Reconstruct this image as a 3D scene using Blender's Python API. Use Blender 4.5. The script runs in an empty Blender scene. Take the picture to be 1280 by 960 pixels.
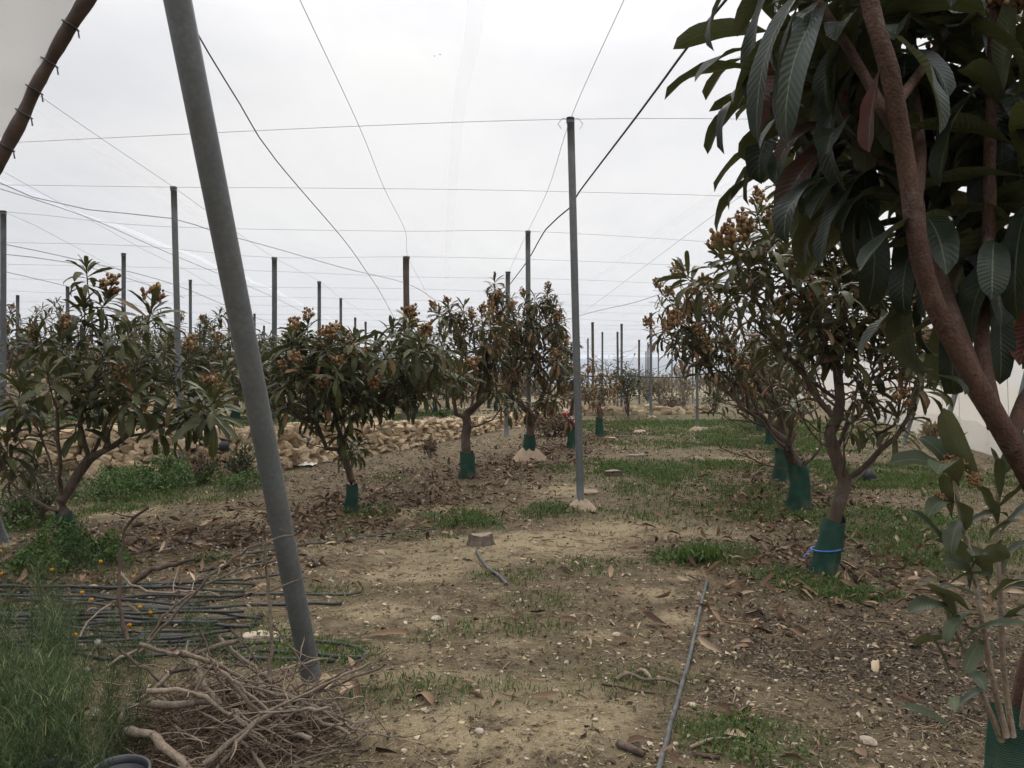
import bpy, math, random
import numpy as np
from mathutils import Vector, Matrix

R = math.radians
PI = math.pi
random.seed(11)
rng = np.random.default_rng(11)
SC = bpy.context.scene
COL = SC.collection

# ------------------------------------------------------------------ camera
CAMZ = 1.6
F = 1044.0                      # focal length in photo pixels (1280 wide)
cam_d = bpy.data.cameras.new('camera')
cam = bpy.data.objects.new('camera', cam_d)
COL.objects.link(cam)
cam.location = (0, 0, CAMZ)
cam.rotation_euler = (R(90), 0, 0)
cam_d.sensor_width = 36
cam_d.lens = F / 1280 * 36
cam_d.clip_start = 0.05
cam_d.clip_end = 20000
SC.camera = cam

# ------------------------------------------------------------------ world, sun, exposure
SUN_EL, SUN_AZ = 40.0, 11.0      # azimuth measured to the right of the view direction
w = bpy.data.worlds.new('World')
SC.world = w
w.use_nodes = True
nt = w.node_tree
bg = nt.nodes['Background']
sky = nt.nodes.new('ShaderNodeTexSky')
sky.sky_type = 'NISHITA'
sky.sun_disc = False
sky.sun_elevation = R(SUN_EL)
sky.sun_rotation = R(SUN_AZ)
tc = nt.nodes.new('ShaderNodeTexCoord')
mp = nt.nodes.new('ShaderNodeMapping')
mp.inputs['Scale'].default_value = (1.0, 1.0, 2.6)
nz = nt.nodes.new('ShaderNodeTexNoise')
nz.inputs['Scale'].default_value = 1.7
nz.inputs['Detail'].default_value = 5
nz.inputs['Roughness'].default_value = 0.5
cr = nt.nodes.new('ShaderNodeValToRGB')
cr.color_ramp.elements[0].position = 0.34
cr.color_ramp.elements[0].color = (0.60, 0.615, 0.70, 1)
cr.color_ramp.elements[1].position = 0.64
cr.color_ramp.elements[1].color = (1.0, 0.985, 0.955, 1)
sdir = Vector((math.sin(R(SUN_AZ)) * math.cos(R(SUN_EL)), math.cos(R(SUN_AZ)) * math.cos(R(SUN_EL)), math.sin(R(SUN_EL))))
dt = nt.nodes.new('ShaderNodeVectorMath'); dt.operation = 'DOT_PRODUCT'
dt.inputs[1].default_value = sdir
mr = nt.nodes.new('ShaderNodeMapRange')
mr.inputs['From Min'].default_value = 0.55
mr.inputs['From Max'].default_value = 1.0
mr.inputs['To Min'].default_value = 7.4
mr.inputs['To Max'].default_value = 11.4
mul = nt.nodes.new('ShaderNodeMix'); mul.data_type = 'RGBA'; mul.blend_type = 'MULTIPLY'
mul.inputs['Factor'].default_value = 1
mix = nt.nodes.new('ShaderNodeMix'); mix.data_type = 'RGBA'
mix.inputs['Factor'].default_value = 0.93
L = nt.links.new
L(tc.outputs['Generated'], mp.inputs['Vector']); L(mp.outputs[0], nz.inputs['Vector'])
L(nz.outputs['Fac'], cr.inputs['Fac'])
L(tc.outputs['Generated'], dt.inputs[0]); L(dt.outputs['Value'], mr.inputs['Value'])
L(cr.outputs['Color'], mul.inputs[6]); L(mr.outputs[0], mul.inputs[7])
# overcast sky: flat low down, zenith out of view boosted to light the ground
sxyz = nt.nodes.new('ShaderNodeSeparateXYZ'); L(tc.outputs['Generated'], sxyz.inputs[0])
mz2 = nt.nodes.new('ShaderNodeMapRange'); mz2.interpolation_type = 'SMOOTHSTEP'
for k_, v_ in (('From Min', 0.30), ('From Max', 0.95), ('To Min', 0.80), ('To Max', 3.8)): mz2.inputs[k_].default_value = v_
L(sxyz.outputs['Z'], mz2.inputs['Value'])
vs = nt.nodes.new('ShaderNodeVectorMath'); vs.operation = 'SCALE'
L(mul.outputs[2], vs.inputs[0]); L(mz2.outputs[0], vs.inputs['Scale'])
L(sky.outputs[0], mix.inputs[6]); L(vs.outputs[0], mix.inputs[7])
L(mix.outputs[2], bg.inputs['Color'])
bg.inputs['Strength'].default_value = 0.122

sun_d = bpy.data.lights.new('sun', 'SUN')
sun_d.energy = 1.5
sun_d.angle = R(22)
sun_d.color = (1, 0.96, 0.9)
sun = bpy.data.objects.new('sun', sun_d)
COL.objects.link(sun)
sun.rotation_euler = sdir.to_track_quat('Z', 'Y').to_euler()
sun.location = (0, 10, 40)

SC.view_settings.view_transform = 'Standard'
SC.view_settings.look = 'None'
SC.view_settings.gamma = 1
SC.view_settings.use_curve_mapping = False
SC.view_settings.exposure = 0.22

# ------------------------------------------------------------------ small helpers
def P(px, py, d):
    return np.array(((px - 640) / F * d, d, CAMZ + (480 - py) / F * d))
def Gp(px, py, z=0.0):
    d = (CAMZ - z) * F / (py - 480)
    return np.array(((px - 640) / F * d, d, z))
NETZ = 5.03
def Zp(px, py, z=NETZ - 0.03):
    d = (z - CAMZ) * F / (480 - py)
    return np.array(((px - 640) / F * d, d, z))

_tab = rng.random((256, 256))
def vnoise(x, y):
    xi = np.floor(x).astype(int); yi = np.floor(y).astype(int)
    fx = x - xi; fy = y - yi
    fx = fx * fx * (3 - 2 * fx); fy = fy * fy * (3 - 2 * fy)
    a = _tab[xi & 255, yi & 255]; b = _tab[(xi + 1) & 255, yi & 255]
    c = _tab[xi & 255, (yi + 1) & 255]; d = _tab[(xi + 1) & 255, (yi + 1) & 255]
    return (a * (1 - fx) + b * fx) * (1 - fy) + (c * (1 - fx) + d * fx) * fy
def fbm(x, y, o=4):
    s = 0; a = 0.5; t = 0
    for k in range(o):
        s = s + a * vnoise(x * 2 ** k + 17.3 * k, y * 2 ** k + 5.1 * k); t += a; a *= 0.5
    return s / t
def sm(a, b, x):
    t = np.clip((x - a) / (b - a), 0, 1)
    return t * t * (3 - 2 * t)

class Acc:
    def __init__(s):
        s.v = []; s.q = []; s.t = []; s.n = 0; s.a = {}
    def add(s, V, Q=None, T=None, **attrs):
        V = np.asarray(V, float).reshape(-1, 3)
        k = len(V)
        for key in set(s.a) | set(attrs):
            if key not in s.a:
                s.a[key] = [np.zeros(s.n)] if s.n else []
            val = attrs.get(key, 0.0)
            s.a[key].append(np.broadcast_to(np.asarray(val, float), (k,)) if np.ndim(val) == 0 else np.asarray(val, float))
        s.v.append(V)
        if Q is not None and len(Q): s.q.append(np.asarray(Q, int).reshape(-1, 4) + s.n)
        if T is not None and len(T): s.t.append(np.asarray(T, int).reshape(-1, 3) + s.n)
        s.n += k
        return s
    def mesh(s, name, mat, smooth=True, origin=(0, 0, 0)):
        V = np.concatenate(s.v) - np.asarray(origin, float)
        Q = np.concatenate(s.q) if s.q else np.zeros((0, 4), int)
        T = np.concatenate(s.t) if s.t else np.zeros((0, 3), int)
        me = bpy.data.meshes.new(name)
        me.vertices.add(len(V)); me.vertices.foreach_set('co', V.astype(np.float32).ravel())
        nl = len(Q) * 4 + len(T) * 3
        me.loops.add(nl)
        me.loops.foreach_set('vertex_index', np.concatenate((Q.ravel(), T.ravel())).astype(np.int32))
        me.polygons.add(len(Q) + len(T))
        st = np.concatenate((np.arange(len(Q)) * 4, len(Q) * 4 + np.arange(len(T)) * 3)).astype(np.int32)
        me.polygons.foreach_set('loop_start', st)
        me.polygons.foreach_set('use_smooth', np.full(len(Q) + len(T), smooth, bool))
        for k, lst in s.a.items():
            at = me.attributes.new(k, 'FLOAT', 'POINT')
            at.data.foreach_set('value', np.concatenate(lst).astype(np.float32))
        me.update(calc_edges=True)
        me.validate()
        if mat: me.materials.append(mat)
        return me
    def obj(s, name, mat, parent=None, smooth=True, origin=None):
        if origin is None:
            origin = parent.location if parent is not None else (0, 0, 0)
        me = s.mesh(name, mat, smooth, origin)
        o = bpy.data.objects.new(name, me)
        COL.objects.link(o)
        if parent is not None: o.parent = parent
        else: o.location = origin
        return o

def tag(o, label, cat, group=None, kind=None):
    if label: o['label'] = label
    if cat: o['category'] = cat
    if group: o['group'] = group
    if kind: o['kind'] = kind
    return o
def thing(name, label, cat, loc, group=None):
    o = bpy.data.objects.new(name, None)
    COL.objects.link(o)
    o.empty_display_size = 0.2
    o.location = tuple(float(c) for c in loc)
    return tag(o, label, cat, group)
def copy_tree(o, parent=None):
    c = o.copy(); COL.objects.link(c)
    c.parent = parent
    for ch in list(o.children): copy_tree(ch, c)
    return c

def resample(pts, step):
    pts = np.asarray(pts, float)
    n = len(pts)
    if n < 3:
        k = max(1, int(np.linalg.norm(pts[-1] - pts[0]) / step))
        return np.linspace(pts[0], pts[-1], k + 1)
    out = []
    for i in range(n - 1):                       # catmull-rom
        p0 = pts[max(i - 1, 0)]; p1 = pts[i]; p2 = pts[i + 1]; p3 = pts[min(i + 2, n - 1)]
        k = max(1, int(np.linalg.norm(p2 - p1) / step))
        t = np.linspace(0, 1, k, endpoint=False)[:, None]
        out.append(0.5 * (2 * p1 + (p2 - p0) * t + (2 * p0 - 5 * p1 + 4 * p2 - p3) * t ** 2 + (-p0 + 3 * p1 - 3 * p2 + p3) * t ** 3))
    out.append(pts[-1:])
    return np.concatenate(out)

def tube(acc, pts, rad, ns=6, cap=True, rough=0.0, **attrs):
    pts = np.asarray(pts, float); n = len(pts)
    rad = np.broadcast_to(np.asarray(rad, float), (n,))
    T = np.gradient(pts, axis=0)
    T /= np.linalg.norm(T, axis=1)[:, None] + 1e-9
    ref = np.array((0.0, 0.0, 1.0)) if abs(T[:, 2]).mean() < 0.8 else np.array((0.0, 1.0, 0.0))
    S = np.cross(T, ref); S /= np.linalg.norm(S, axis=1)[:, None] + 1e-9
    U = np.cross(S, T)
    a = np.arange(ns) / ns * 2 * PI
    rr = rad[:, None] * (1 + (rng.random((n, ns)) - 0.5) * rough)
    V = pts[:, None, :] + rr[..., None] * (np.cos(a)[None, :, None] * S[:, None, :] + np.sin(a)[None, :, None] * U[:, None, :])
    i, j = np.meshgrid(np.arange(n - 1), np.arange(ns), indexing='ij')
    j2 = (j + 1) % ns
    Q = np.stack((i * ns + j, (i + 1) * ns + j, (i + 1) * ns + j2, i * ns + j2), -1).reshape(-1, 4)[:, ::-1]
    V = V.reshape(-1, 3); Tt = None
    if cap:
        V = np.concatenate((V, pts[:1], pts[-1:]))
        c0 = n * ns; c1 = c0 + 1
        jj = np.arange(ns); j2 = (jj + 1) % ns
        Tt = np.concatenate((np.stack((np.full(ns, c0), j2, jj), -1), np.stack((np.full(ns, c1), (n - 1) * ns + jj, (n - 1) * ns + j2), -1)))
        Tt = Tt[:, ::-1]
    acc.add(V, Q, Tt, **attrs)

def lathe(acc, prof, ns=20, M=None, **attrs):
    prof = np.asarray(prof, float); n = len(prof)
    a = np.arange(ns) / ns * 2 * PI
    V = np.stack((prof[:, :1] * np.cos(a), prof[:, :1] * np.sin(a), np.repeat(prof[:, 1:], ns, 1)), -1).reshape(-1, 3)
    i, j = np.meshgrid(np.arange(n - 1), np.arange(ns), indexing='ij'); j2 = (j + 1) % ns
    Q = np.stack((i * ns + j, i * ns + j2, (i + 1) * ns + j2, (i + 1) * ns + j), -1).reshape(-1, 4)
    if M is not None:
        M = np.array(M); V = V @ M[:3, :3].T + M[:3, 3]
    acc.add(V, Q, **attrs)

def ico(sub=1):
    import bmesh
    bm = bmesh.new(); bmesh.ops.create_icosphere(bm, subdivisions=sub, radius=1)
    V = np.array([v.co[:] for v in bm.verts]); T = np.array([[v.index for v in f.verts] for f in bm.faces])
    bm.free(); return V, T
ICO1 = ico(1); ICO2 = ico(2); ICO3 = ico(3)
def rock(acc, c, size, base=ICO2, rough=0.25, flat=1.0, boxy=0.0, **attrs):
    V, T = base; V = V.copy()
    if boxy:
        m = np.abs(V).max(1)[:, None]; V = V * (1 - boxy) + (V / m) * boxy * 0.85
    for k in range(5):                       # clip with random planes: faceted stone
        d = rng.normal(size=3); d /= np.linalg.norm(d)
        h = V @ d; lim = 0.62 + 0.3 * rng.random()
        V = V - np.clip(h - lim, 0, None)[:, None] * d
    V = V * (1 + (rng.random(len(V))[:, None] - 0.5) * rough * 0.4)
    V = V * np.asarray(size) * np.array((1, 1, flat))
    a = rng.random() * 2 * PI; ca, sa = math.cos(a), math.sin(a)
    if not boxy: V = V @ np.array(((ca, -sa, 0), (sa, ca, 0), (0, 0, 1))).T
    acc.add(V + np.asarray(c), None, T, **attrs)

# ------------------------------------------------------------------ materials
class NT:
    def __init__(s, name):
        s.m = bpy.data.materials.new(name); s.m.use_nodes = True
        s.t = s.m.node_tree; s.b = s.t.nodes['Principled BSDF']; s.out = s.t.nodes['Material Output']
    def n(s, typ, **kw):
        nd = s.t.nodes.new(typ)
        for k, v in kw.items(): setattr(nd, k, v)
        return nd
    def l(s, a, b): s.t.links.new(a, b)
    def noise(s, scale, detail=4, rough=0.55, vec=None):
        nd = s.n('ShaderNodeTexNoise'); nd.inputs['Scale'].default_value = scale
        nd.inputs['Detail'].default_value = detail; nd.inputs['Roughness'].default_value = rough
        if vec is not None: s.l(vec, nd.inputs['Vector'])
        return nd.outputs['Fac']
    def pos(s):
        return s.n('ShaderNodeNewGeometry').outputs['Position']
    def objco(s):
        return s.n('ShaderNodeTexCoord').outputs['Object']
    def ramp(s, fac, stops):
        nd = s.n('ShaderNodeValToRGB'); e = nd.color_ramp.elements
        while len(e) < len(stops): e.new(0.5)
        for el, (p, c) in zip(e, stops):
            el.position = p; el.color = (c if len(c) == 4 else (*c, 1)) if not np.isscalar(c) else (c, c, c, 1)
        s.l(fac, nd.inputs['Fac']); return nd.outputs['Color']
    def mix(s, fac, a, b, mode='MIX'):
        nd = s.n('ShaderNodeMix', data_type='RGBA', blend_type=mode)
        for sock, v in ((nd.inputs['Factor'], fac), (nd.inputs[6], a), (nd.inputs[7], b)):
            if isinstance(v, (int, float)): sock.default_value = v
            elif isinstance(v, tuple): sock.default_value = (*v, 1) if len(v) == 3 else v
            else: s.l(v, sock)
        return nd.outputs[2]
    def math(s, op, a, b=0.5, clamp=False):
        nd = s.n('ShaderNodeMath', operation=op, use_clamp=clamp)
        for sock, v in ((nd.inputs[0], a), (nd.inputs[1], b)):
            if isinstance(v, (int, float)): sock.default_value = v
            else: s.l(v, sock)
        return nd.outputs[0]
    def attr(s, name):
        return s.n('ShaderNodeAttribute', attribute_name=name).outputs['Fac']
    def bump(s, h, strength=0.5, dist=0.02):
        nd = s.n('ShaderNodeBump'); nd.inputs['Strength'].default_value = strength; nd.inputs['Distance'].default_value = dist
        s.l(h, nd.inputs['Height']); s.l(nd.outputs[0], s.b.inputs['Normal'])
    def base(s, c, rough=0.8, spec=0.3, metal=0):
        if isinstance(c, tuple): s.b.inputs['Base Color'].default_value = (*c, 1)
        else: s.l(c, s.b.inputs['Base Color'])
        s.b.inputs['Roughness'].default_value = rough
        s.b.inputs['Specular IOR Level'].default_value = spec
        s.b.inputs['Metallic'].default_value = metal
        return s
def simple(name, c1, c2, scale, rough=0.8, spec=0.3, bump=0.0, metal=0, bd=0.01):
    m = NT(name); f = m.noise(scale, 5, 0.6, m.objco())
    m.base(m.ramp(f, ((0.3, c1), (0.7, c2))), rough, spec, metal)
    if bump: m.bump(f, bump, bd)
    return m.m
def attrmat(name, stops, rough=0.85, spec=0.2, key='rnd', trans=0.0):
    m = NT(name); c = m.ramp(m.attr(key), stops)
    m.base(c, rough, spec)
    if trans:
        t = m.n('ShaderNodeBsdfTranslucent'); m.l(c, t.inputs['Color'])
        mx = m.n('ShaderNodeMixShader'); mx.inputs[0].default_value = trans
        m.l(m.b.outputs[0], mx.inputs[1]); m.l(t.outputs[0], mx.inputs[2]); m.l(mx.outputs[0], m.out.inputs[0])
    return m.m

def leaf_mat(name, dark, light, brown, under, brown_at=0.93, rough=0.42, detail=True, trans=0.14):
    m = NT(name)
    r = m.attr('rnd')
    c = m.ramp(r, ((0.0, dark), (brown_at - 0.06, light), (min(brown_at, 0.99), brown), (1.0, tuple(x * 1.3 for x in brown))))
    lc = m.math('ABSOLUTE', m.attr('lc'))
    if detail:
        mid = m.math('LESS_THAN', lc, 0.05)
        c = m.mix(m.math('MULTIPLY', mid, 0.5), c, (0.16, 0.17, 0.10))
        sv = m.math('SINE', m.math('MULTIPLY', m.math('SUBTRACT', m.attr('lt'), m.math('MULTIPLY', lc, 0.10)), 135.0))
        c = m.mix(m.math('MULTIPLY', m.math('ADD', m.math('MULTIPLY', sv, 0.5), 0.5), 0.14), c, tuple(x * 0.6 for x in dark))
        m.bump(sv, 0.16, 0.003)
        m.l(m.math('ADD', m.math('MULTIPLY', m.noise(30, 2, 0.5, m.pos()), 0.3), rough - 0.15), m.b.inputs['Roughness'])
    if detail:
        bl = m.noise(26, 4, 0.65, m.pos())
        c = m.mix(m.math('MULTIPLY', m.math('SUBTRACT', bl, 0.60, True), 5.0, True), c, tuple(0.6 * x + 0.4 * y for x, y in zip(brown, light)))
        c = m.mix(m.math('MULTIPLY', m.math('SUBTRACT', m.noise(7, 3, 0.6, m.pos()), 0.45, True), 1.6, True), c, tuple(x * 1.5 for x in light))
    geo = m.n('ShaderNodeNewGeometry')
    c2 = m.mix(geo.outputs['Backfacing'], c, m.mix(0.7, c, under))
    m.base(c2, rough, 0.19)
    t = m.n('ShaderNodeBsdfTranslucent'); m.l(m.mix(0.5, c, (0.13, 0.14, 0.03)), t.inputs['Color'])
    mx = m.n('ShaderNodeMixShader'); mx.inputs[0].default_value = trans
    m.l(m.b.outputs[0], mx.inputs[1]); m.l(t.outputs[0], mx.inputs[2]); m.l(mx.outputs[0], m.out.inputs[0])
    return m.m

M = {}
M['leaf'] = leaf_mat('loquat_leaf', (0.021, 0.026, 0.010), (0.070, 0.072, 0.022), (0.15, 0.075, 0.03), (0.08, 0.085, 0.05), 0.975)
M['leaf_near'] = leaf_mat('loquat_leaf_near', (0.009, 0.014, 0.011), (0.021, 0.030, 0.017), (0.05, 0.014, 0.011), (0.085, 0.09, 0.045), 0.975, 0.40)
M['leaf_mixed'] = leaf_mat('loquat_leaf_mixed', (0.022, 0.026, 0.010), (0.074, 0.066, 0.023), (0.16, 0.075, 0.035), (0.11, 0.10, 0.07), 0.78)
M['leaf_mixed2'] = leaf_mat('loquat_leaf_olive', (0.020, 0.024, 0.010), (0.064, 0.062, 0.021), (0.13, 0.065, 0.032), (0.10, 0.095, 0.055), 0.88)
M['leaf_dry'] = leaf_mat('loquat_leaf_dry', (0.05, 0.055, 0.028), (0.11, 0.075, 0.04), (0.21, 0.105, 0.05), (0.16, 0.11, 0.07), 0.45, 0.6)
M['leaf_young'] = leaf_mat('loquat_leaf_young', (0.030, 0.042, 0.030), (0.062, 0.075, 0.040), (0.09, 0.075, 0.04), (0.115, 0.12, 0.055), 0.97, 0.6)
def bark(name, a, b, s=18):
    m = NT(name)
    mpn = m.n('ShaderNodeMapping'); mpn.inputs['Scale'].default_value = (1, 1, 0.3)
    m.l(m.objco(), mpn.inputs['Vector'])
    f = m.noise(s, 6, 0.65, mpn.outputs[0])
    v = m.noise(s * 6, 3, 0.6, m.objco())
    c = m.mix(m.math('MULTIPLY', v, 0.5), m.ramp(f, ((0.3, a), (0.7, b))), tuple(x * 0.5 for x in a))
    vr = m.n('ShaderNodeTexVoronoi', feature='DISTANCE_TO_EDGE'); vr.inputs['Scale'].default_value = s * 1.6; m.l(mpn.outputs[0], vr.inputs['Vector'])
    ck = m.math('SUBTRACT', 1.0, m.math('MULTIPLY', vr.outputs['Distance'], 9.0, True))
    c = m.mix(m.math('MULTIPLY', ck, 0.16), c, tuple(x * 0.4 for x in a))
    sp = m.noise(s * 0.5, 5, 0.7, m.objco()); c = m.mix(m.math('MULTIPLY', m.math('SUBTRACT', sp, 0.56, True), 3.0, True), c, tuple(min(1, 0.5 * (x + 0.22)) for x in b))
    m.base(c, 0.85, 0.2); m.bump(m.math('SUBTRACT', m.math('ADD', f, m.math('MULTIPLY', v, 0.5)), m.math('MULTIPLY', ck, 0.12)), 0.9, 0.014)
    return m.m
M['bark'] = bark('loquat_bark', (0.055, 0.038, 0.028), (0.16, 0.115, 0.085))
M['bark_near'] = bark('loquat_bark_near', (0.060, 0.034, 0.024), (0.13, 0.075, 0.05), 28)
M['bark_grey'] = bark('bark_grey', (0.12, 0.095, 0.07), (0.27, 0.21, 0.155), 24)
M['bark_pale'] = bark('bark_pale', (0.20, 0.15, 0.105), (0.40, 0.32, 0.24), 24)
M['flower'] = attrmat('loquat_flower', ((0, (0.10, 0.053, 0.026)), (0.5, (0.215, 0.125, 0.058)), (1, (0.38, 0.26, 0.13))), 0.9)
M['guard'] = None
def guard_mat():
    m = NT('green_guard_mesh'); co = m.objco()
    wv = m.n('ShaderNodeTexWave', wave_type='BANDS', bands_direction='Z'); wv.inputs['Scale'].default_value = 60
    m.l(co, wv.inputs['Vector'])
    f = m.noise(9, 4, 0.6, co)
    c = m.mix(m.math('MULTIPLY', wv.outputs['Fac'], 0.35), m.ramp(f, ((0.3, (0.008, 0.034, 0.022)), (0.75, (0.018, 0.070, 0.043)))), (0.006, 0.03, 0.02))
    g2 = m.noise(5, 5, 0.65, co); c = m.mix(m.math('MULTIPLY', m.math('SUBTRACT', g2, 0.5, True), 1.8, True), c, (0.13, 0.12, 0.08))
    m.base(c, 0.7, 0.25); m.bump(m.math('ADD', wv.outputs['Fac'], f), 0.4, 0.004)
    return m.m
M['guard'] = guard_mat()
def steel(name, a, b, rough=0.55):
    m = NT(name); co = m.objco()
    vo = m.n('ShaderNodeTexVoronoi'); vo.inputs['Scale'].default_value = 45; m.l(co, vo.inputs['Vector'])
    f = m.noise(4, 5, 0.6, co); g = m.noise(60, 3, 0.5, co)
    c = m.mix(m.math('MULTIPLY', m.math('ADD', vo.outputs['Distance'], g), 0.45), m.ramp(f, ((0.3, a), (0.7, b))), tuple(x * 0.72 for x in a))
    st = m.noise(2.2, 6, 0.7, co); c = m.mix(m.math('MULTIPLY', m.math('SUBTRACT', st, 0.54, True), 3.5, True), c, (0.20, 0.17, 0.13)); c = m.mix(m.math('MULTIPLY', m.math('SUBTRACT', m.noise(9, 5, 0.7, co), 0.6, True), 4.0, True), c, (0.11, 0.07, 0.045))
    m.base(c, rough, 0.4, 0.25); m.bump(g, 0.15, 0.003)
    return m.m
M['steel'] = steel('galvanised_steel', (0.11, 0.118, 0.12), (0.19, 0.198, 0.195))
M['steel_dark'] = steel('weathered_steel', (0.085, 0.092, 0.098), (0.15, 0.16, 0.165), 0.6)
M['wood_post'] = bark('grey_wood_post', (0.075, 0.058, 0.046), (0.16, 0.13, 0.11), 12)
M['wire'] = simple('wire_steel', (0.26, 0.265, 0.27), (0.38, 0.38, 0.385), 20, 0.5, 0.5)
M['hose'] = simple('black_polythene', (0.018, 0.018, 0.019), (0.045, 0.043, 0.04), 9, 0.55, 0.4, 0.2)
M['hose_dusty'] = simple('dusty_polythene', (0.035, 0.036, 0.037), (0.11, 0.108, 0.10), 12, 0.7, 0.3, 0.2)
M['cable'] = simple('brown_cable', (0.028, 0.017, 0.014), (0.07, 0.045, 0.04), 8, 0.6)
M['grey_hose'] = simple('grey_hose', (0.06, 0.062, 0.066), (0.14, 0.145, 0.15), 8, 0.6)
M['plastic'] = simple('black_plastic', (0.014, 0.015, 0.018), (0.03, 0.032, 0.037), 14, 0.45, 0.5, 0.1)
M['stone'] = None
def stone_mat(name, a, b, c3):
    m = NT(name); co = m.pos()
    f = m.noise(3.0, 6, 0.65, co); g = m.noise(22, 5, 0.6, co)
    c = m.mix(m.math('MULTIPLY', m.attr('rnd'), 0.9), m.ramp(f, ((0.28, a), (0.72, b))), m.mix(m.math('GREATER_THAN', m.attr('rnd'), 0.72), c3, tuple(x * 0.55 for x in c3)))
    c = m.mix(m.math('MULTIPLY', m.math('SUBTRACT', g, 0.42, True), 2.0, True), c, tuple(x * 0.45 for x in a))
    m.base(c, 0.92, 0.15); m.bump(g, 0.6, 0.02)
    return m.m
M['stone'] = stone_mat('limestone', (0.31, 0.235, 0.145), (0.60, 0.485, 0.325), (0.46, 0.33, 0.205))
M['pebble'] = stone_mat('pale_stone', (0.30, 0.25, 0.19), (0.48, 0.42, 0.34), (0.40, 0.28, 0.18))
M['clod'] = attrmat('soil_clod', ((0, (0.08, 0.058, 0.034)), (0.6, (0.22, 0.168, 0.098)), (1, (0.42, 0.335, 0.20))), 0.95, 0.1)
M['earth'] = simple('heaped_earth', (0.17, 0.125, 0.075), (0.36, 0.28, 0.17), 26, 0.95, 0.1, 0.9)
M['concrete'] = simple('beige_concrete', (0.26, 0.19, 0.13), (0.40, 0.31, 0.215), 16, 0.95, 0.1, 0.6)
M['stump'] = bark('weathered_stump', (0.10, 0.08, 0.06), (0.25, 0.20, 0.155), 30)
M['grass'] = attrmat('grass_blades', ((0, (0.032, 0.066, 0.013)), (0.6, (0.08, 0.125, 0.026)), (0.88, (0.14, 0.16, 0.05)), (1, (0.30, 0.25, 0.12))), 0.7, 0.3, trans=0.25)
M['clover'] = attrmat('clover_leaves', ((0, (0.022, 0.052, 0.011)), (0.6, (0.066, 0.118, 0.024)), (1, (0.13, 0.175, 0.045))), 0.6, 0.3, trans=0.2)
M['weed'] = attrmat('feathery_weed', ((0, (0.020, 0.042, 0.012)), (0.6, (0.065, 0.098, 0.030)), (1, (0.24, 0.23, 0.11))), 0.7, 0.3, trans=0.2)
M['shrub_grey'] = attrmat('grey_green_shrub', ((0, (0.03, 0.038, 0.02)), (0.7, (0.085, 0.095, 0.05)), (1, (0.16, 0.13, 0.075))), 0.75, 0.2, trans=0.15)
M['dry_brush'] = attrmat('dry_brush', ((0, (0.05, 0.034, 0.023)), (0.7, (0.14, 0.098, 0.066)), (1, (0.28, 0.21, 0.14))), 0.9, 0.1)
M['straw'] = attrmat('straw', ((0, (0.17, 0.12, 0.065)), (1, (0.36, 0.28, 0.16))), 0.9, 0.1, trans=0.2)
M['litter'] = attrmat('dead_leaf', ((0, (0.05, 0.029, 0.018)), (0.4, (0.13, 0.077, 0.044)), (0.75, (0.23, 0.15, 0.09)), (1, (0.42, 0.32, 0.21))), 0.75, 0.25)
M['chip'] = attrmat('wood_chip', ((0, (0.035, 0.025, 0.017)), (0.4, (0.11, 0.08, 0.053)), (0.8, (0.23, 0.175, 0.115)), (1, (0.42, 0.355, 0.26))), 0.9, 0.1)
M['reed'] = attrmat('dry_reed', ((0, (0.16, 0.13, 0.09)), (1, (0.36, 0.31, 0.22))), 0.9, 0.1, trans=0.2)
M['yellow'] = attrmat('yellow_petal', ((0, (0.55, 0.22, 0.015)), (1, (0.78, 0.47, 0.035))), 0.6, 0.2, trans=0.2)
M['stem'] = simple('green_stem', (0.05, 0.075, 0.025), (0.09, 0.11, 0.045), 20, 0.7)
M['blue'] = simple('blue_tie', (0.015, 0.09, 0.30), (0.03, 0.15, 0.42), 20, 0.4, 0.5)
M['rust'] = simple('rusty_roll', (0.030, 0.022, 0.017), (0.095, 0.066, 0.050), 14, 0.75, 0.3, 0.5)
M['white_rag'] = simple('white_rag', (0.42, 0.40, 0.35), (0.62, 0.60, 0.55), 9, 0.85, 0.2, 0.4)
def tape_mat():
    m = NT('red_white_plastic'); f = m.noise(9, 2, 0.5, m.objco())
    m.base(m.ramp(f, ((0.47, (0.55, 0.03, 0.03)), (0.53, (0.75, 0.72, 0.70)))), 0.4, 0.5); return m.m
M['tape'] = tape_mat()

def net_mat(name, see, col, grain=0.25):
    m = NT(name); t = m.t; t.nodes.remove(m.b)
    tr = m.n('ShaderNodeBsdfTransparent'); tr.inputs[0].default_value = (1, 1, 1, 1)
    tl = m.n('ShaderNodeBsdfTranslucent'); tl.inputs[0].default_value = (*col, 1)
    df = m.n('ShaderNodeBsdfDiffuse'); df.inputs[0].default_value = (*col, 1)
    a = m.n('ShaderNodeMixShader'); a.inputs[0].default_value = 0.25
    m.l(tl.outputs[0], a.inputs[1]); m.l(df.outputs[0], a.inputs[2])
    b = m.n('ShaderNodeMixShader')
    mpn = m.n('ShaderNodeMapping'); mpn.inputs['Scale'].default_value = (0.6, 0.12, 0.5); mpn.inputs['Rotation'].default_value = (0, 0, R(3))
    m.l(m.pos(), mpn.inputs['Vector'])
    f = m.noise(1.0, 4, 0.55, mpn.outputs[0])
    m.l(m.math('ADD', m.math('MULTIPLY', f, grain), 1 - see - grain * 0.5, True), b.inputs[0])
    m.l(tr.outputs[0], b.inputs[1]); m.l(a.outputs[0], b.inputs[2]); m.l(b.outputs[0], m.out.inputs[0])
    return m.m
M['net'] = net_mat('white_shade_net', 0.61, (0.34, 0.334, 0.322), 0.22)
M['net_seam'] = net_mat('net_seam_band', 0.86, (0.55, 0.55, 0.55), 0.05)
M['net_wall'] = net_mat('side_net', 0.22, (0.80, 0.76, 0.69), 0.12)
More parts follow.
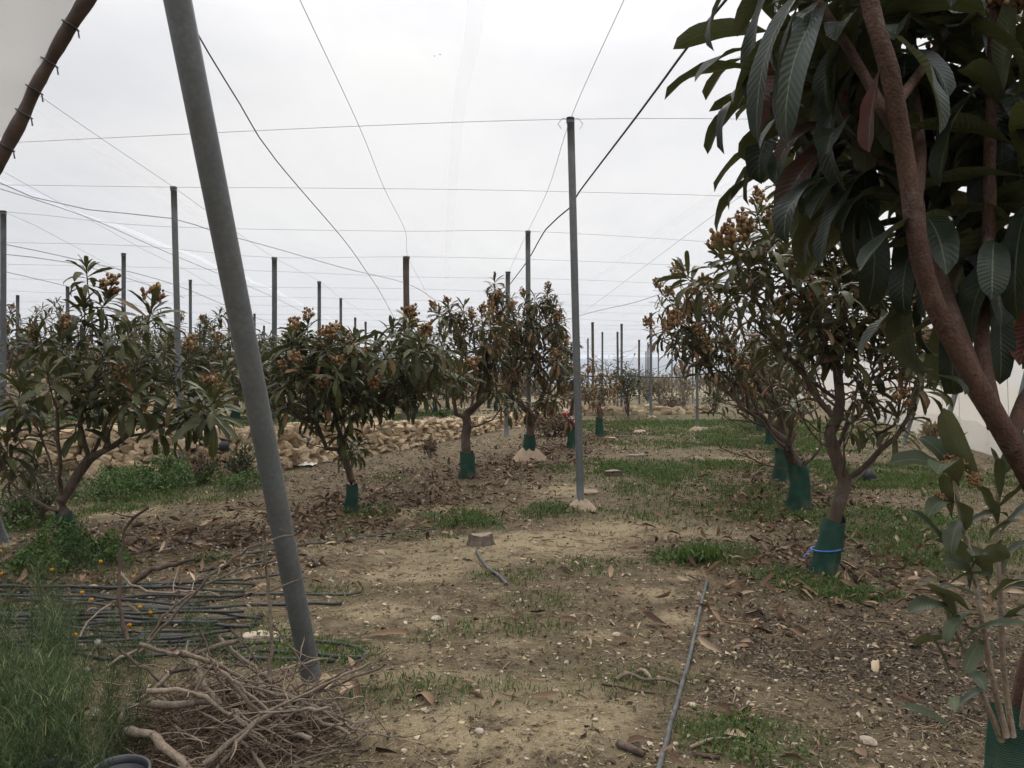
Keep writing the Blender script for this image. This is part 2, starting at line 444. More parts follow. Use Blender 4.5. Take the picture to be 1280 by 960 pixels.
M['net_skirt'] = net_mat('side_net_skirt', 0.60, (0.55, 0.52, 0.47), 0.1)
M['net_flap'] = net_mat('loose_net_flap', 0.14, (0.47, 0.455, 0.43), 0.3)

# ------------------------------------------------------------------ terrain
WALL = np.array([(-13.5, 13.0), (-9.0, 13.7), (-6.3, 14.1), (-4.3, 15.3), (-2.3, 21.6), (0.45, 32.0), (3.0, 41.0), (4.2, 46)])
WH = np.array([0.86, 0.85, 0.84, 0.80, 0.64, 0.45, 0.32, 0.2])
def poly_sd(x, y, pl, val=None):
    """signed distance (positive on the left of the line) and the value along it"""
    best = np.full(x.shape, 1e9); sd = np.zeros(x.shape); vv = np.zeros(x.shape)
    n = len(pl) - 1
    for i in range(n):
        a, b = pl[i], pl[i + 1]; d = b - a; L2 = d @ d
        t = ((x - a[0]) * d[0] + (y - a[1]) * d[1]) / L2
        tc_ = t.copy()
        if i > 0: tc_ = np.maximum(tc_, 0)
        if i < n - 1: tc_ = np.minimum(tc_, 1)
        dx = x - a[0] - tc_ * d[0]; dy = y - a[1] - tc_ * d[1]
        dist = np.hypot(dx, dy)
        s = np.sign(d[0] * (y - a[1]) - d[1] * (x - a[0]))
        m = dist < best
        best = np.where(m, dist, best); sd = np.where(m, s * dist, sd)
        if val is not None: vv = np.where(m, val[i] + np.clip(t, 0, 1) * (val[i + 1] - val[i]), vv)
    return sd, vv
def gz(x, y, fine=True):
    x = np.asarray(x, float); y = np.asarray(y, float); sh = x.shape
    x = np.atleast_1d(x); y = np.atleast_1d(y)
    sd, h = poly_sd(x, y, WALL, WH)
    z = h * sm(0.05, 0.30, sd)
    z = z + 0.55 * sm(8.6, 9.8, sd) + 0.5 * sm(18, 19.5, sd) * sm(400, 60, y)
    far = sm(60, 300, np.hypot(x, y))
    near = 1 - far
    z = z + (fbm(x * 0.35, y * 0.35, 3) - 0.5) * 0.10 * near
    if fine:
        z = z + (fbm(x * 2.2 + 9, y * 2.2, 3) - 0.5) * 0.05 * near * sm(80, 30, y) + (fbm(x * 9 + 3, y * 9, 3) - 0.5) * 0.022 * sm(25, 8, y) * near
    return z.reshape(sh)
def gz1(x, y): return float(gz(np.array([x]), np.array([y]))[0])
def on_ground(px, py):
    z = 0.0
    for _ in range(6):
        p = Gp(px, py, z); z = 0.5 * z + 0.5 * gz1(p[0], p[1])
    p = Gp(px, py, z); p[2] = gz1(p[0], p[1])
    return p

def ell(x, y, px, py, wx, hy, soft=0.6):
    """a patch of ground centred where the photo shows it, as an ellipse in metres"""
    c = Gp(px, py); d = c[1]
    rx = wx * d / F; ry = hy * d * d / (CAMZ * F)
    q = np.hypot((x - c[0]) / rx, (y - c[1]) / ry)
    q = q + (fbm(x * 1.6, y * 1.6, 4) - 0.5) * 1.5 + (fbm(x * 6 + 40, y * 6, 3) - 0.5) * 0.7
    return sm(1 + soft * 0.5, 1 - soft, q)
GRASS = [(660, 790, 150, 22, .42), (560, 870, 120, 24, .38), (800, 850, 120, 24, .34), (640, 720, 60, 12, .42), (860, 640, 150, 24, .6), (1180, 700, 90, 30, .75), (960, 555, 90, 14, .9), (700, 585, 60, 8, .5), (420, 740, 60, 14, .3), (850, 523, 150, 20, 1), (820, 590, 90, 17, 1), (905, 583, 60, 10, .9), (580, 651, 58, 15, 1), (690, 637, 50, 12, .8), (770, 640, 70, 14, .6), (880, 612, 160, 22, .62),
         (735, 712, 75, 17, .45), (690, 752, 70, 14, .38), (880, 697, 65, 13, .9), (1000, 725, 90, 18, .9), (1120, 660, 130, 32, .85),
         (1060, 743, 60, 9, .95), (930, 920, 120, 40, .62), (1130, 595, 130, 24, .95), (190, 612, 85, 22, 1), (90, 703, 70, 16, 1), (262, 702, 40, 9, .9),
         (310, 612, 35, 14, .8), (465, 640, 30, 10, .7), (440, 668, 25, 7, .6), (490, 600, 40, 7, .6), (360, 585, 25, 6, .5), (60, 650, 70, 22, .8),
         (720, 830, 60, 14, .25), (640, 845, 50, 12, .25), (470, 880, 60, 25, .35), (380, 830, 90, 24, .6), (990, 640, 80, 18, .7), (930, 645, 80, 16, .65), (520, 735, 40, 8, .3), (860, 555, 120, 8, .6)]
PALE = [(530, 640, 90, 9, .9), (650, 672, 130, 14, .85), (480, 715, 90, 14, .7), (860, 665, 110, 9, .8), (800, 740, 60, 12, .8), (700, 870, 110, 22, .6), (560, 850, 90, 20, .55), (850, 720, 40, 8, .8), (560, 780, 80, 10, .6), (790, 655, 90, 16, 1), (480, 765, 60, 16, .7), (745, 795, 38, 11, 1), (845, 772, 40, 14, .9), (640, 805, 55, 12, .8), (620, 905, 190, 50, .75),
        (560, 690, 120, 22, .55), (420, 680, 80, 16, .6), (700, 612, 60, 8, .7), (130, 640, 60, 12, 1), (60, 720, 60, 8, .8), (460, 820, 70, 12, .4), (920, 575, 60, 5, .6), (880, 660, 50, 10, .5), (1050, 665, 70, 8, .6), (330, 640, 60, 10, .6), (740, 690, 90, 10, .5), (1165, 548, 50, 6, 1)]
MULCH = [(1080, 830, 240, 85, 1), (980, 780, 120, 30, .8), (900, 860, 60, 40, .5), (150, 660, 70, 10, 1), (520, 600, 90, 18, .6), (930, 555, 60, 14, .7), (310, 662, 40, 8, .8), (430, 590, 80, 16, .5)]
ROWL = np.array([(-3.2, 8.4), (-2.0, 10.4), (-0.8, 14.3), (0.35, 17.6), (1.5, 21.3), (2.6, 24.9), (5.5, 36)])
ROWR = np.array([(1.3, 2.2), (2.6, 7.1), (3.7, 10.8), (4.6, 14.0), (6.8, 22.0), (10.0, 34.0)])
def zones(x, y):
    g = np.zeros(x.shape); p = np.zeros(x.shape); m = np.zeros(x.shape)
    for e in GRASS: g = np.maximum(g, e[4] * ell(x, y, *e[:4]))
    for e in PALE: p = np.maximum(p, e[4] * ell(x, y, *e[:4]))
    for e in MULCH: m = np.maximum(m, e[4] * ell(x, y, *e[:4]))
    dl, _ = poly_sd(x, y, ROWL); dr, _ = poly_sd(x, y, ROWR)
    dl = np.abs(dl); dr = np.abs(dr)
    n = fbm(x * 0.9 + 3, y * 0.9, 4)
    lit = np.maximum(np.exp(-(dl / 1.3) ** 2), 0.85 * np.exp(-(dr / 1.1) ** 2)) * sm(4.5, 7, y) * sm(0.25, 0.6, n + 0.1)
    sd, _ = poly_sd(x, y, WALL)
    up = sm(0.3, 1.2, sd)
    ug = up * sm(0.47, 0.6, fbm(x * 0.35 + 50, y * 0.35, 4))
    g = np.maximum(g * (1 - up), ug * 0.9)
    far = sm(45, 70, y) * (1 - up)
    g = np.maximum(g, far * 0.35)
    lit = np.maximum(lit * (1 - up), up * 0.4 * n)
    p = np.maximum(p, up * 0.55 * sm(0.45, 0.6, fbm(x * 0.5 + 90, y * 0.5, 4)))
    p = p * (1 - 0.7 * g)
    return g, p, np.maximum(m, 0.6 * lit), lit

# polar sheet out to the horizon, fine in front of the camera
front = np.linspace(R(90 + 40), R(90 - 40), 430)
back = np.linspace(R(90 - 40), R(90 - 320), 90)[1:-1]
az = np.concatenate((front, back))
rr = np.concatenate(([0.35], np.geomspace(0.8, 60, 330), np.geomspace(64, 4200, 60)))
na, nr = len(az), len(rr)
A_, R_ = np.meshgrid(az, rr)
gx = (R_ * np.cos(A_)).ravel(); gy = (R_ * np.sin(A_)).ravel()
gV = np.stack((gx, gy, gz(gx, gy)), -1)
i, j = np.meshgrid(np.arange(nr - 1), np.arange(na), indexing='ij'); j2 = (j + 1) % na
gQ = np.stack((i * na + j, i * na + j2, (i + 1) * na + j2, (i + 1) * na + j), -1).reshape(-1, 4)
gV = np.concatenate((gV, [[0, 0, gz1(0, 0)]])); ci = len(gV) - 1
gT = np.stack((np.full(na, ci), (np.arange(na) + 1) % na, np.arange(na)), -1)
zg, zp, zm, zl = zones(np.append(gx, 0.0), np.append(gy, 0.0))
ga = Acc(); ga.add(gV, gQ, gT, grass=zg, pale=zp, mulch=zm)

m = NT('orchard_soil'); co = m.pos()
n1 = m.noise(0.8, 5, 0.6, co); n2 = m.noise(5, 6, 0.65, co); n3 = m.noise(38, 6, 0.7, co); n4 = m.noise(140, 3, 0.6, co)
soil = m.ramp(n2, ((0.25, (0.075, 0.055, 0.031)), (0.5, (0.20, 0.152, 0.086)), (0.75, (0.37, 0.29, 0.168))))
pale = m.ramp(n3, ((0.3, (0.34, 0.265, 0.15)), (0.7, (0.62, 0.50, 0.305))))
mul_ = m.ramp(n3, ((0.3, (0.045, 0.033, 0.022)), (0.55, (0.11, 0.082, 0.055)), (0.8, (0.22, 0.17, 0.115))))
grs = m.ramp(n3, ((0.3, (0.035, 0.048, 0.014)), (0.7, (0.10, 0.105, 0.04))))
pf = m.math('MULTIPLY', m.attr('pale'), m.math('MULTIPLY', m.math('SUBTRACT', n2, 0.32, True), 6.5, True), True)
mf = m.math('MULTIPLY', m.attr('mulch'), m.math('MULTIPLY', m.math('SUBTRACT', n2, 0.18, True), 3.2, True), True)
gf = m.math('MULTIPLY', m.attr('grass'), m.math('MULTIPLY', m.math('SUBTRACT', n3, 0.25, True), 2.6, True), True)
c = m.mix(m.math('MULTIPLY', m.math('SUBTRACT', n3, 0.45, True), 1.6, True), soil, (0.075, 0.055, 0.038))
c = m.mix(mf, c, mul_)
c = m.mix(pf, c, pale)
c = m.mix(gf, c, grs)
moss = m.noise(1.6, 5, 0.65, co); c = m.mix(m.math('MULTIPLY', m.math('SUBTRACT', moss, 0.52, True), 2.4, True), c, m.mix(0.45, c, (0.055, 0.062, 0.02)))
n5 = m.noise(17, 5, 0.7, co)
c = m.mix(m.math('MULTIPLY', m.math('SUBTRACT', n5, 0.5, True), 3.0, True), c, m.mix(0.5, c, (0.05, 0.036, 0.026)))
c = m.mix(m.math('MULTIPLY', m.math('SUBTRACT', n4, 0.5, True), 2.6, True), c, m.mix(0.55, c, (0.42, 0.35, 0.26)))
c = m.mix(m.math('MULTIPLY', m.math('SUBTRACT', 0.47, n4, True), 3.2, True), c, m.mix(0.65, c, (0.03, 0.022, 0.016)))
# pale grit and dark crumbs
vo = m.n('ShaderNodeTexVoronoi'); vo.inputs['Scale'].default_value = 55; m.l(co, vo.inputs['Vector'])
spk = m.math('LESS_THAN', vo.outputs['Distance'], 0.19)
sep = m.n('ShaderNodeSeparateColor'); m.l(vo.outputs['Color'], sep.inputs[0])
c = m.mix(m.math('MULTIPLY', spk, m.math('MULTIPLY', m.math('GREATER_THAN', sep.outputs[0], 0.72), 0.75)), c, (0.46, 0.40, 0.32))
c = m.mix(m.math('MULTIPLY', spk, m.math('MULTIPLY', m.math('LESS_THAN', sep.outputs[0], 0.35), 0.8)), c, (0.04, 0.027, 0.02))
m.base(c, 0.95, 0.12)
m.bump(m.math('ADD', m.math('ADD', n3, n5), m.math('MULTIPLY', n4, 0.7)), 1.0, 0.04)
ground = ga.obj('ground', m.m)
tag(ground, 'trodden orchard soil with bare, mulched and grassy patches', None, kind='structure')

# distant flat-topped hills
def hills(name, az0, az1, dist, prof, col, seed, label):
    a = np.linspace(R(az0), R(az1), 160); acc = Acc()
    rows = []
    for k, (f, dd) in enumerate(((0, 0), (0.35, 150), (0.75, 420), (1.0, 800), (0.9, 1500))):
        h = np.interp(np.degrees(a), *zip(*prof)) * f + (fbm(a * 40 + seed, a * 0 + k, 4) - 0.5) * (8 if f > 0.5 else 4) - (12 if k == 0 else 0)
        rows.append(np.stack((np.sin(a) * (dist + dd), np.cos(a) * (dist + dd), h), -1))
    V = np.stack(rows).reshape(-1, 3); n = len(a)
    i, j = np.meshgrid(np.arange(len(rows) - 1), np.arange(n - 1), indexing='ij')
    Q = np.stack((i * n + j, i * n + j + 1, (i + 1) * n + j + 1, (i + 1) * n + j), -1).reshape(-1, 4)
    acc.add(V, Q)
    mm = NT(name + '_scrub'); f = mm.noise(0.006, 6, 0.65, mm.pos())
    mm.base(mm.ramp(f, ((0.3, tuple(x * 0.75 for x in col)), (0.7, col))), 1.0, 0.0)
    return tag(acc.obj(name, mm.m), label, None, kind='structure')
hills('hills', -45, 45, 2600, ((-45, 125), (-33, 120), (-27, 95), (-20, 70), (-12, 60), (-4, 70), (3, 104), (9, 108), (16, 104), (24, 90), (45, 90)), (0.075, 0.085, 0.07), 3, 'long flat-topped hills beyond the orchard')

# ------------------------------------------------------------------ shade nets overhead and at the side
def wall_x(d): return 13.4 + 0.285 * (d - 27.8)
SLIT = [(-8.95, 2), (-8.75, 14), (-8.55, 21), (-8.75, 31), (-9.5, 43), (-11, 60), (-13, 98)]
def slit_x(d): return np.interp(d, [s[1] for s in SLIT], [s[0] for s in SLIT])
def slit_w(d): return np.interp(d, (2, 12, 30, 48, 60), (0.26, 0.24, 0.20, 0.10, 0.0))
def net_z(x, y):
    k = (y - 10.8) / 3.93                        # the net sags a little between the cross wires
    return NETZ + 0.03 - 0.05 * (0.5 - 0.5 * np.cos(2 * PI * k)) + (fbm(x * 0.3, y * 0.3, 2) - 0.5) * 0.06
def net_panel(name, xl, xr, label):
    ys = np.linspace(2.2, 98, 200); u = np.linspace(0, 1, 40); acc = Acc()
    Y, U = np.meshgrid(ys, u, indexing='ij')
    X = xl(Y) * (1 - U) + xr(Y) * U
    V = np.stack((X, Y, net_z(X, Y)), -1).reshape(-1, 3)
    i, j = np.meshgrid(np.arange(len(ys) - 1), np.arange(len(u) - 1), indexing='ij'); n = len(u)
    acc.add(V, np.stack((i * n + j, i * n + j + 1, (i + 1) * n + j + 1, (i + 1) * n + j), -1).reshape(-1, 4))
    t = thing(name, label, 'shade net', (0, 10, NETZ))
    acc.obj('net_sheet', M['net'], t)
    return t
netR = net_panel('shade_net', lambda y: slit_x(y) + slit_w(y) / 2, lambda y: wall_x(y) - 0.02, 'broad white shade net roofing the rows right of the bright slit')
netL = net_panel('shade_net', lambda y: -75 + 0 * y, lambda y: slit_x(y) - slit_w(y) / 2, 'white shade net roofing the upper terraces left of the bright slit')
def seam(pts, wd, parent):
    c = resample([Zp(px, py, NETZ - 0.045) for px, py in pts], 0.8); acc = Acc(); n = len(c)
    tdir = np.gradient(c, axis=0); s = np.stack((tdir[:, 1], -tdir[:, 0], 0 * tdir[:, 0]), -1); s /= np.linalg.norm(s, axis=1)[:, None]
    V = np.concatenate((c - s * wd / 2, c + s * wd / 2)); V[:, 2] = net_z(V[:, 0], V[:, 1]) - 0.03
    k = np.arange(n - 1)
    acc.add(V, np.stack((k, k + n, k + n + 1, k + 1), -1)); acc.obj('seam_band', M['net_seam'], parent)
seam([(597, -10), (590, 50), (577, 110), (571, 160), (566, 230), (561, 300), (558, 350)], 0.16, netR)
seam([(1010, 168), (930, 225), (860, 268), (790, 318), (740, 352)], 0.28, netR)
seam([(20, 130), (90, 175), (170, 220), (240, 265), (300, 300)], 0.2, netR)

# side net hanging from the last wire down to the ground on the right
t = thing('side_net', 'cream vertical shade net closing the right side behind the leaning props', 'shade net', (wall_x(20), 20, 0))
ys = np.linspace(4, 98, 150); zs = np.linspace(0.0, 1, 14)
def side_sheet(z0, z1, off, mat, name):
    acc = Acc(); Y, Z = np.meshgrid(ys, zs, indexing='ij')
    X = wall_x(Y) + off + 0.05 * np.sin(Y * 2.1 + Z * 2) * np.sin(Z * PI) + (fbm(Y * 0.8, Z * 3, 3) - 0.5) * 0.12
    G = gz(wall_x(Y), Y, False)
    ZZ = (G + z0) * (1 - Z) + (z1 if z1 > 2 else G + z1 + 0.10 * np.sin(Y * 0.9) + 0.05 * np.sin(Y * 2.3)) * Z
    n = len(zs); i, j = np.meshgrid(np.arange(len(ys) - 1), np.arange(n - 1), indexing='ij')
    acc.add(np.stack((X, Y, ZZ), -1).reshape(-1, 3), np.stack((i * n + j, (i + 1) * n + j, (i + 1) * n + j + 1, i * n + j + 1), -1).reshape(-1, 4))
    acc.obj(name, mat, t)
side_sheet(-0.03, NETZ + 0.02, 0, M['net_wall'], 'net_sheet')
side_sheet(-0.02, 0.75, -0.10, M['net_skirt'], 'net_skirt')
for k, yy in enumerate((15.2, 17.4, 19.0, 21.5, 23.4, 26.0, 29.5, 33.5, 39)):
    acc = Acc(); xx = wall_x(yy) - 0.06
    tube(acc, [(xx, yy, 0.02), (xx - 0.05, yy + 0.05, 2.5), (xx, yy + 0.1, NETZ)], 0.008, 4); acc.obj('stitched_seam', M['wire'], t)

# ------------------------------------------------------------------ posts
def ellipse_mound(name, c, r, h, mat, parent=None, seed=0):
    acc = Acc(); nr_, na_ = 7, 18
    V = []
    for a in range(nr_):
        f = a / (nr_ - 1)
        for b in range(na_):
            an = b / na_ * 2 * PI
            rad = r * (f * (1 + 0.22 * math.sin(3 * an + seed) + 0.10 * math.sin(7 * an + seed * 2)) + 0.02)
            V.append((c[0] + rad * math.cos(an), c[1] + rad * math.sin(an), c[2] - 0.03 + (h + 0.03) * (1 - f ** 1.7) * (1 + 0.12 * math.sin(5 * an + seed))))
    i, j = np.meshgrid(np.arange(nr_ - 1), np.arange(na_), indexing='ij'); j2 = (j + 1) % na_
    acc.add(V, np.stack((i * na_ + j, (i + 1) * na_ + j, (i + 1) * na_ + j2, i * na_ + j2), -1).reshape(-1, 4))
    return acc.obj(name, mat, parent)
posts = []
def post(px, py, label, basepx=None, r=0.05, mat='steel_dark', foot=None, group=None, name='net_post', ties=False, zt=NETZ - 0.015, part=True):
    top = Zp(px, py, zt)
    bx = top[0] if basepx is None else (basepx - 640) / F * top[1]
    base = np.array((bx, top[1], 0.0)); base[2] = gz1(*base[:2])
    t = thing(name, label, 'post', base, group)
    acc = Acc()
    n = 12
    pts = [base + (top - base) * f + np.array((0.012 * math.sin(f * 5 + px), 0, 0)) * (1 if mat == 'wood_post' else 0.2) for f in np.linspace(0, 1, n)]
    pts[0][2] -= 0.15
    tube(acc, pts, r, 12, rough=0.12 if mat == 'wood_post' else 0.02)
    acc.obj('pole', M[mat], t)
    if part:
        cap = Acc(); tube(cap, [top - (0, 0, 0.06), top + (0, 0, 0.008)], r * 1.12, 12); cap.obj('cap', M['plastic'], t)
    if foot: ellipse_mound('concrete_foot', base, foot[0], foot[1], M['concrete'], t, px)
    if ties:
        for s in (-1, 1):
            w_ = Acc(); q = top - (0, 0, 0.02)
            tube(w_, [q, q + (s * 0.10, 0.02, 0.03), q + (s * 0.16, 0, -0.05), q + (s * 0.12, -0.03, -0.12)], 0.005, 4); w_.obj('wire_tie', M['wire'], t)
    posts.append((top, base)); return t
post(713, 148, 'tall grey net post in the middle, nearest upright one, footed in a beige concrete mound', 726, 0.048, 'steel', (0.21, 0.13), ties=True)
post(217, 234, 'grey net post behind the bushy tree with brown blossom at left', 227, 0.052, 'steel')
post(508, 321, 'dark wooden net post standing against the far dry stone wall', 507, 0.085, 'wood_post')
post(660, 289, 'grey net post rising through the tallest dark loquat crown left of centre', 661, 0.055, 'steel')
post(635, 340, 'slim grey net post just left of the post in the tallest crown', 633, 0.07, 'steel')
post(343, 322, 'dark net post just right of the leaning steel prop', 343, 0.07)
post(4, 264, 'grey net post cut by the left edge of the photo', 4, 0.055)
g = 'net posts among the distant rows'
post(154.5, 317, 'net post behind the lone tall leaf shoot of the blossoming tree at left', None, 0.055, group=g)
post(238, 350, 'net post just right of the grey post behind the bushy left tree', None, 0.05, group=g)
post(399, 352, 'taller of the two net posts above the round bushy tree beside the wall', None, 0.06, group=g)
post(426, 373, 'shorter of the two net posts above the round bushy tree beside the wall', None, 0.055, group=g)
post(871.6, 356, 'net post on the green strip, footed in a low beige mound', None, 0.05, 'steel', (0.26, 0.16))
post(813.5, 391, 'net post standing before the blue hill, tallest of the middle cluster', None, 0.07, 'steel', (0.3, 0.1))
post(741, 403, 'dark net post just right of the nearest post, above the browned tree', None, 0.075, 'wood_post')
post(777, 405, 'grey net post behind the lawn, left of the round far tree', None, 0.07)
post(772, 415, 'crooked wooden net post behind the lawn', None, 0.07, 'wood_post')
post(799, 425, 'thick dark net post rising from the round far tree', None, 0.08, 'wood_post')
far_posts = [(22, 369), (44, 403), (75, 383), (34, 414), (64, 407), (84.5, 358), (115, 393), (185, 394), (201, 402), (250, 405), (318, 392), (444, 397), (457, 402), (469, 412),
             (735, 423), (753, 415), (807.5, 439), (810, 428), (823, 436), (840, 431), (866, 428), (286, 398), (98, 412), (140, 408), (268, 411), (330, 407)]
for px, py in far_posts:
    left = px < 600
    post(px, py, 'thin dark post far off among the left terraces' if left else 'thin dark post far off at the end of the lawn', None, 0.062, 'steel_dark', group=('thin posts on the left terraces' if left else 'thin posts beyond the lawn'), part=False)

# leaning props along the edge of the net
def prop(base, top, r, label, mat='steel', foot=None, group=None):
    base = np.asarray(base, float); top = np.asarray(top, float)
    t = thing('leaning_prop', label, 'prop', base, group)
    d = (top - base) / np.linalg.norm(top - base)
    acc = Acc(); tube(acc, np.linspace(base - d * 0.2, top, 14), r, 24, rough=0.0); acc.obj('pole', M[mat], t)
    c_ = Acc(); tube(c_, [top - d * 0.05, top + d * 0.02], r * 1.1, 20); c_.obj('cap', M['plastic'], t)
    if foot: ellipse_mound('soil_collar', base, foot[0], foot[1], M['earth'], t, 4)
    return t
b = on_ground(391, 856); tp = P(222, 0, 3.22)
prop(b, b + (tp - b) * (NETZ / tp[2]), 0.053, 'thick galvanised steel prop leaning across the left foreground', 'steel', (0.15, 0.06))
b = on_ground(3, 682); prop(b, b + np.array((-0.9, -1.6, NETZ)), 0.075, 'steel prop leaning out of the left edge, its foot beside the bushy tree', 'steel', (0.16, 0.05))
for (bx, by, tx, ty, lb) in ((1252, 597, 1278, 492, 'nearest leaning prop of the side net, beside the thick brown limb'),
                             (1172, 567, 1200, 472, 'leaning prop of the side net showing left of the thick brown limb'),
                             (1129, 556, 1150, 487, 'thin leaning prop of the side net right of the forked trunk'),
                             (1105, 530, 1127, 465, 'farthest leaning prop of the side net seen through the forked branches')):
    b = on_ground(bx, by); tp = P(tx, ty, b[1]); prop(b, b + (tp - b) * (NETZ / (tp[2] - b[2])), 0.06, lb)

# ------------------------------------------------------------------ wires and hoses under the net
def wire(pts, r, label, mat='wire', group=None, name='net_wire', cat='wire', z=NETZ - 0.03, ns=5, step=0.7):
    q = [Zp(p[0], p[1], p[2] if len(p) > 2 else z) for p in pts]
    acc = Acc(); tube(acc, resample(q, step), r * (0.72 if name == 'net_wire' else 0.85), ns)
    o = acc.obj(name, M[mat], None, origin=q[0]); return tag(o, label, cat, group)
G1 = 'wires strung across under the net'
wire([(-260, 192), (20, 178), (440, 158), (713, 149), (950, 149), (1300, 156)], 0.0055, 'crosswise wire meeting the top of the tall central post', group=G1)
wire([(-260, 229), (0, 231), (217, 234), (390, 235), (580, 237), (720, 240), (930, 246), (1250, 262)], 0.0055, 'crosswise wire meeting the top of the grey post behind the left tree', group=G1)
wire([(-240, 256), (10, 265), (200, 283), (500, 289), (660, 289), (930, 305), (1200, 322)], 0.006, 'crosswise wire meeting the post that rises through the tallest crown', group=G1)
wire([(-240, 300), (110, 305), (215, 311), (343, 322), (508, 321), (660, 324), (860, 332), (1150, 345)], 0.0065, 'crosswise wire meeting the top of the dark wooden post', group=G1)
for k in range(4, 21):
    yk = 480 - 3.40 * F / (10.8 + 3.93 * k)
    sc = (480 - yk) / 200
    xr_ = 1100
    while xr_ > 660:
        q = Zp(xr_, yk + (xr_ - 560) * 0.035 * sc)
        if q[0] < wall_x(q[1]) - 0.2: break
        xr_ -= 15
    pts = [(px, yk + (px - 560) * 0.045 * sc + 1.5 * math.sin(px * 0.013 + k * 2)) for px in np.linspace(-260, xr_, 8)]
    wire(pts, 0.0055 + 0.00022 * k, ('crosswise wire just beyond the one at the dark wooden post' if k == 4 else 'fine crosswise wire far off under the net'), group=G1)
G2 = 'wires strung lengthwise under the net'
wire([(800, -45), (780, 0), (713, 149), (685, 237), (660, 289), (636, 340), (618, 385), (607, 420)], 0.005, 'lengthwise wire running over the tall central post', group=G2)
wire([(357, -45), (375, 0), (449, 158), (481, 237), (507, 290), (510, 321), (530, 360), (543, 385)], 0.005, 'lengthwise wire that kinks above the dark wooden post', group=G2)
wire([(20, 97), (50, 120), (122, 170), (217, 234), (270, 272), (343, 322), (400, 352), (427, 373), (470, 400)], 0.005, 'lengthwise wire running over the grey post behind the left tree', group=G2)
wire([(1340, -52), (1130, 101), (1010, 188), (985, 205), (925, 246), (850, 300), (730, 390), (690, 420)], 0.0055, 'straight wire slanting down from the right crowns', group=G2)
wire([(5, 215), (90, 262), (180, 312), (240, 342), (300, 378)], 0.005, 'faint wire running beside the bright slit in the net', group=G2)
wire([(4, 264), (40, 280), (80, 301), (154, 340), (200, 362)], 0.0055, 'short wire running back from the post cut by the left edge', group=G2)
wire([(0, 236, 4.95), (110, 272, 4.95), (215, 318, 4.95), (345, 373, 4.95), (400, 402, 4.95)], 0.009, 'dark edge cord along the lower lip of the bright slit', 'cable', group=G2)
wire([(1310, 150), (1150, 214), (1020, 275), (985, 300), (890, 341), (800, 376), (720, 396), (640, 425)], 0.014, 'sagging grey cable slanting down from the right crowns, lower of the two', 'wire', name='cable', cat='cable', z=4.85)
wire([(205, -50), (240, 30), (300, 130), (345, 200), (430, 300), (455, 335), (475, 365), (495, 402)], 0.010, 'grey hose hung lengthwise, starting beside the leaning prop', 'grey_hose', name='hose', cat='hose', z=4.9)
wire([(985, -115), (935, -33), (870, 45), (800, 140), (724, 240), (712, 260), (683, 286), (660, 325), (640, 352), (615, 385)], 0.016, 'dark brown hose hung lengthwise across the central post', 'cable', name='hose', cat='hose', z=4.72)
wire([(-10, 224), (40, 246), (110, 262), (215, 273), (270, 290), (350, 312), (430, 335), (510, 355), (545, 376)], 0.012, 'sagging dark cable slanting across behind the leaning prop', 'wire', name='cable', cat='cable', z=4.85)
wire([(0, 304), (90, 323), (210, 353), (290, 385), (340, 405)], 0.015, 'upper of the cables slanting down over the left terraces', 'wire', name='cable', cat='cable', z=4.85)
wire([(0, 317), (85, 328), (160, 348), (230, 372)], 0.015, 'middle of the cables slanting down over the left terraces', 'wire', name='cable', cat='cable', z=4.85)
wire([(0, 338), (85, 358), (150, 375), (200, 392)], 0.015, 'lowest of the cables slanting down over the left terraces', 'wire', name='cable', cat='cable', z=4.85)
# low irrigation line slung between far posts
acc = Acc(); tube(acc, resample([P(690, 468, 42), P(740, 470, 42), P(790, 470, 42), P(840, 472, 42), P(905, 465, 42), P(980, 464, 44)], 0.5), 0.03, 5)
tag(acc.obj('hose', M['hose'], None, origin=P(690, 468, 42)), 'black hose slung low between far posts before the hill', 'hose')
# two scraps lying on the net
for px, py, lb in ((543, 70, 'left one of two tiny dark scraps lying on the net overhead'), (550, 68, 'right one of two tiny dark scraps lying on the net overhead')):
    q = Zp(px, py, NETZ + 0.06); acc = Acc(); rock(acc, q, (0.012, 0.009, 0.004)); tag(acc.obj('leaf_scrap', M['plastic'], None, origin=q), lb, 'leaf scrap')

# loose near edge of the net, rolled on a rusty rod, upper left
t = thing('net_flap', 'loose cream net flap rolled on a rusty rod in the upper left corner', 'shade net', P(40, 100, 2.7))
edge = resample([P(150, -70, 2.55), P(108, 0, 2.6), (P(80, 45, 2.64)), P(62, 78, 2.68), P(43, 112, 2.7), P(30, 142, 2.72), P(14, 172, 2.74), P(-4, 205, 2.76), P(-40, 275, 2.8), P(-110, 400, 2.88), P(-190, 545, 2.95)], 0.02)
acc = Acc(); n = len(edge)
tube(acc, edge, 0.0215 + 0.0022 * np.sin(np.arange(n) * 0.21) + 0.0012 * np.sin(np.arange(n) * 0.83), 14, rough=0.08); acc.obj('rolled_edge', M['rust'], t)
for px, py in ((95, 22), (62, 73), (44, 112), (28, 145), (6, 192)):
    c0 = edge[np.argmin(np.linalg.norm(edge - P(px, py, 2.7), axis=1))]
    acc = Acc(); dd = np.array((0.5, 0.0, 0.85)); s = np.array((0.85, 0, -0.5)); u = np.array((0, 1.0, 0))
    ring = [c0 + 0.027 * (math.cos(a) * s + math.sin(a) * u) for a in np.linspace(0, 2 * PI, 14)]
    tube(acc, ring + [c0 + 0.045 * s - 0.02 * dd], 0.0028, 5); acc.obj('wire_tie', M['plastic'], t)
acc = Acc(); nu = 12
V = []
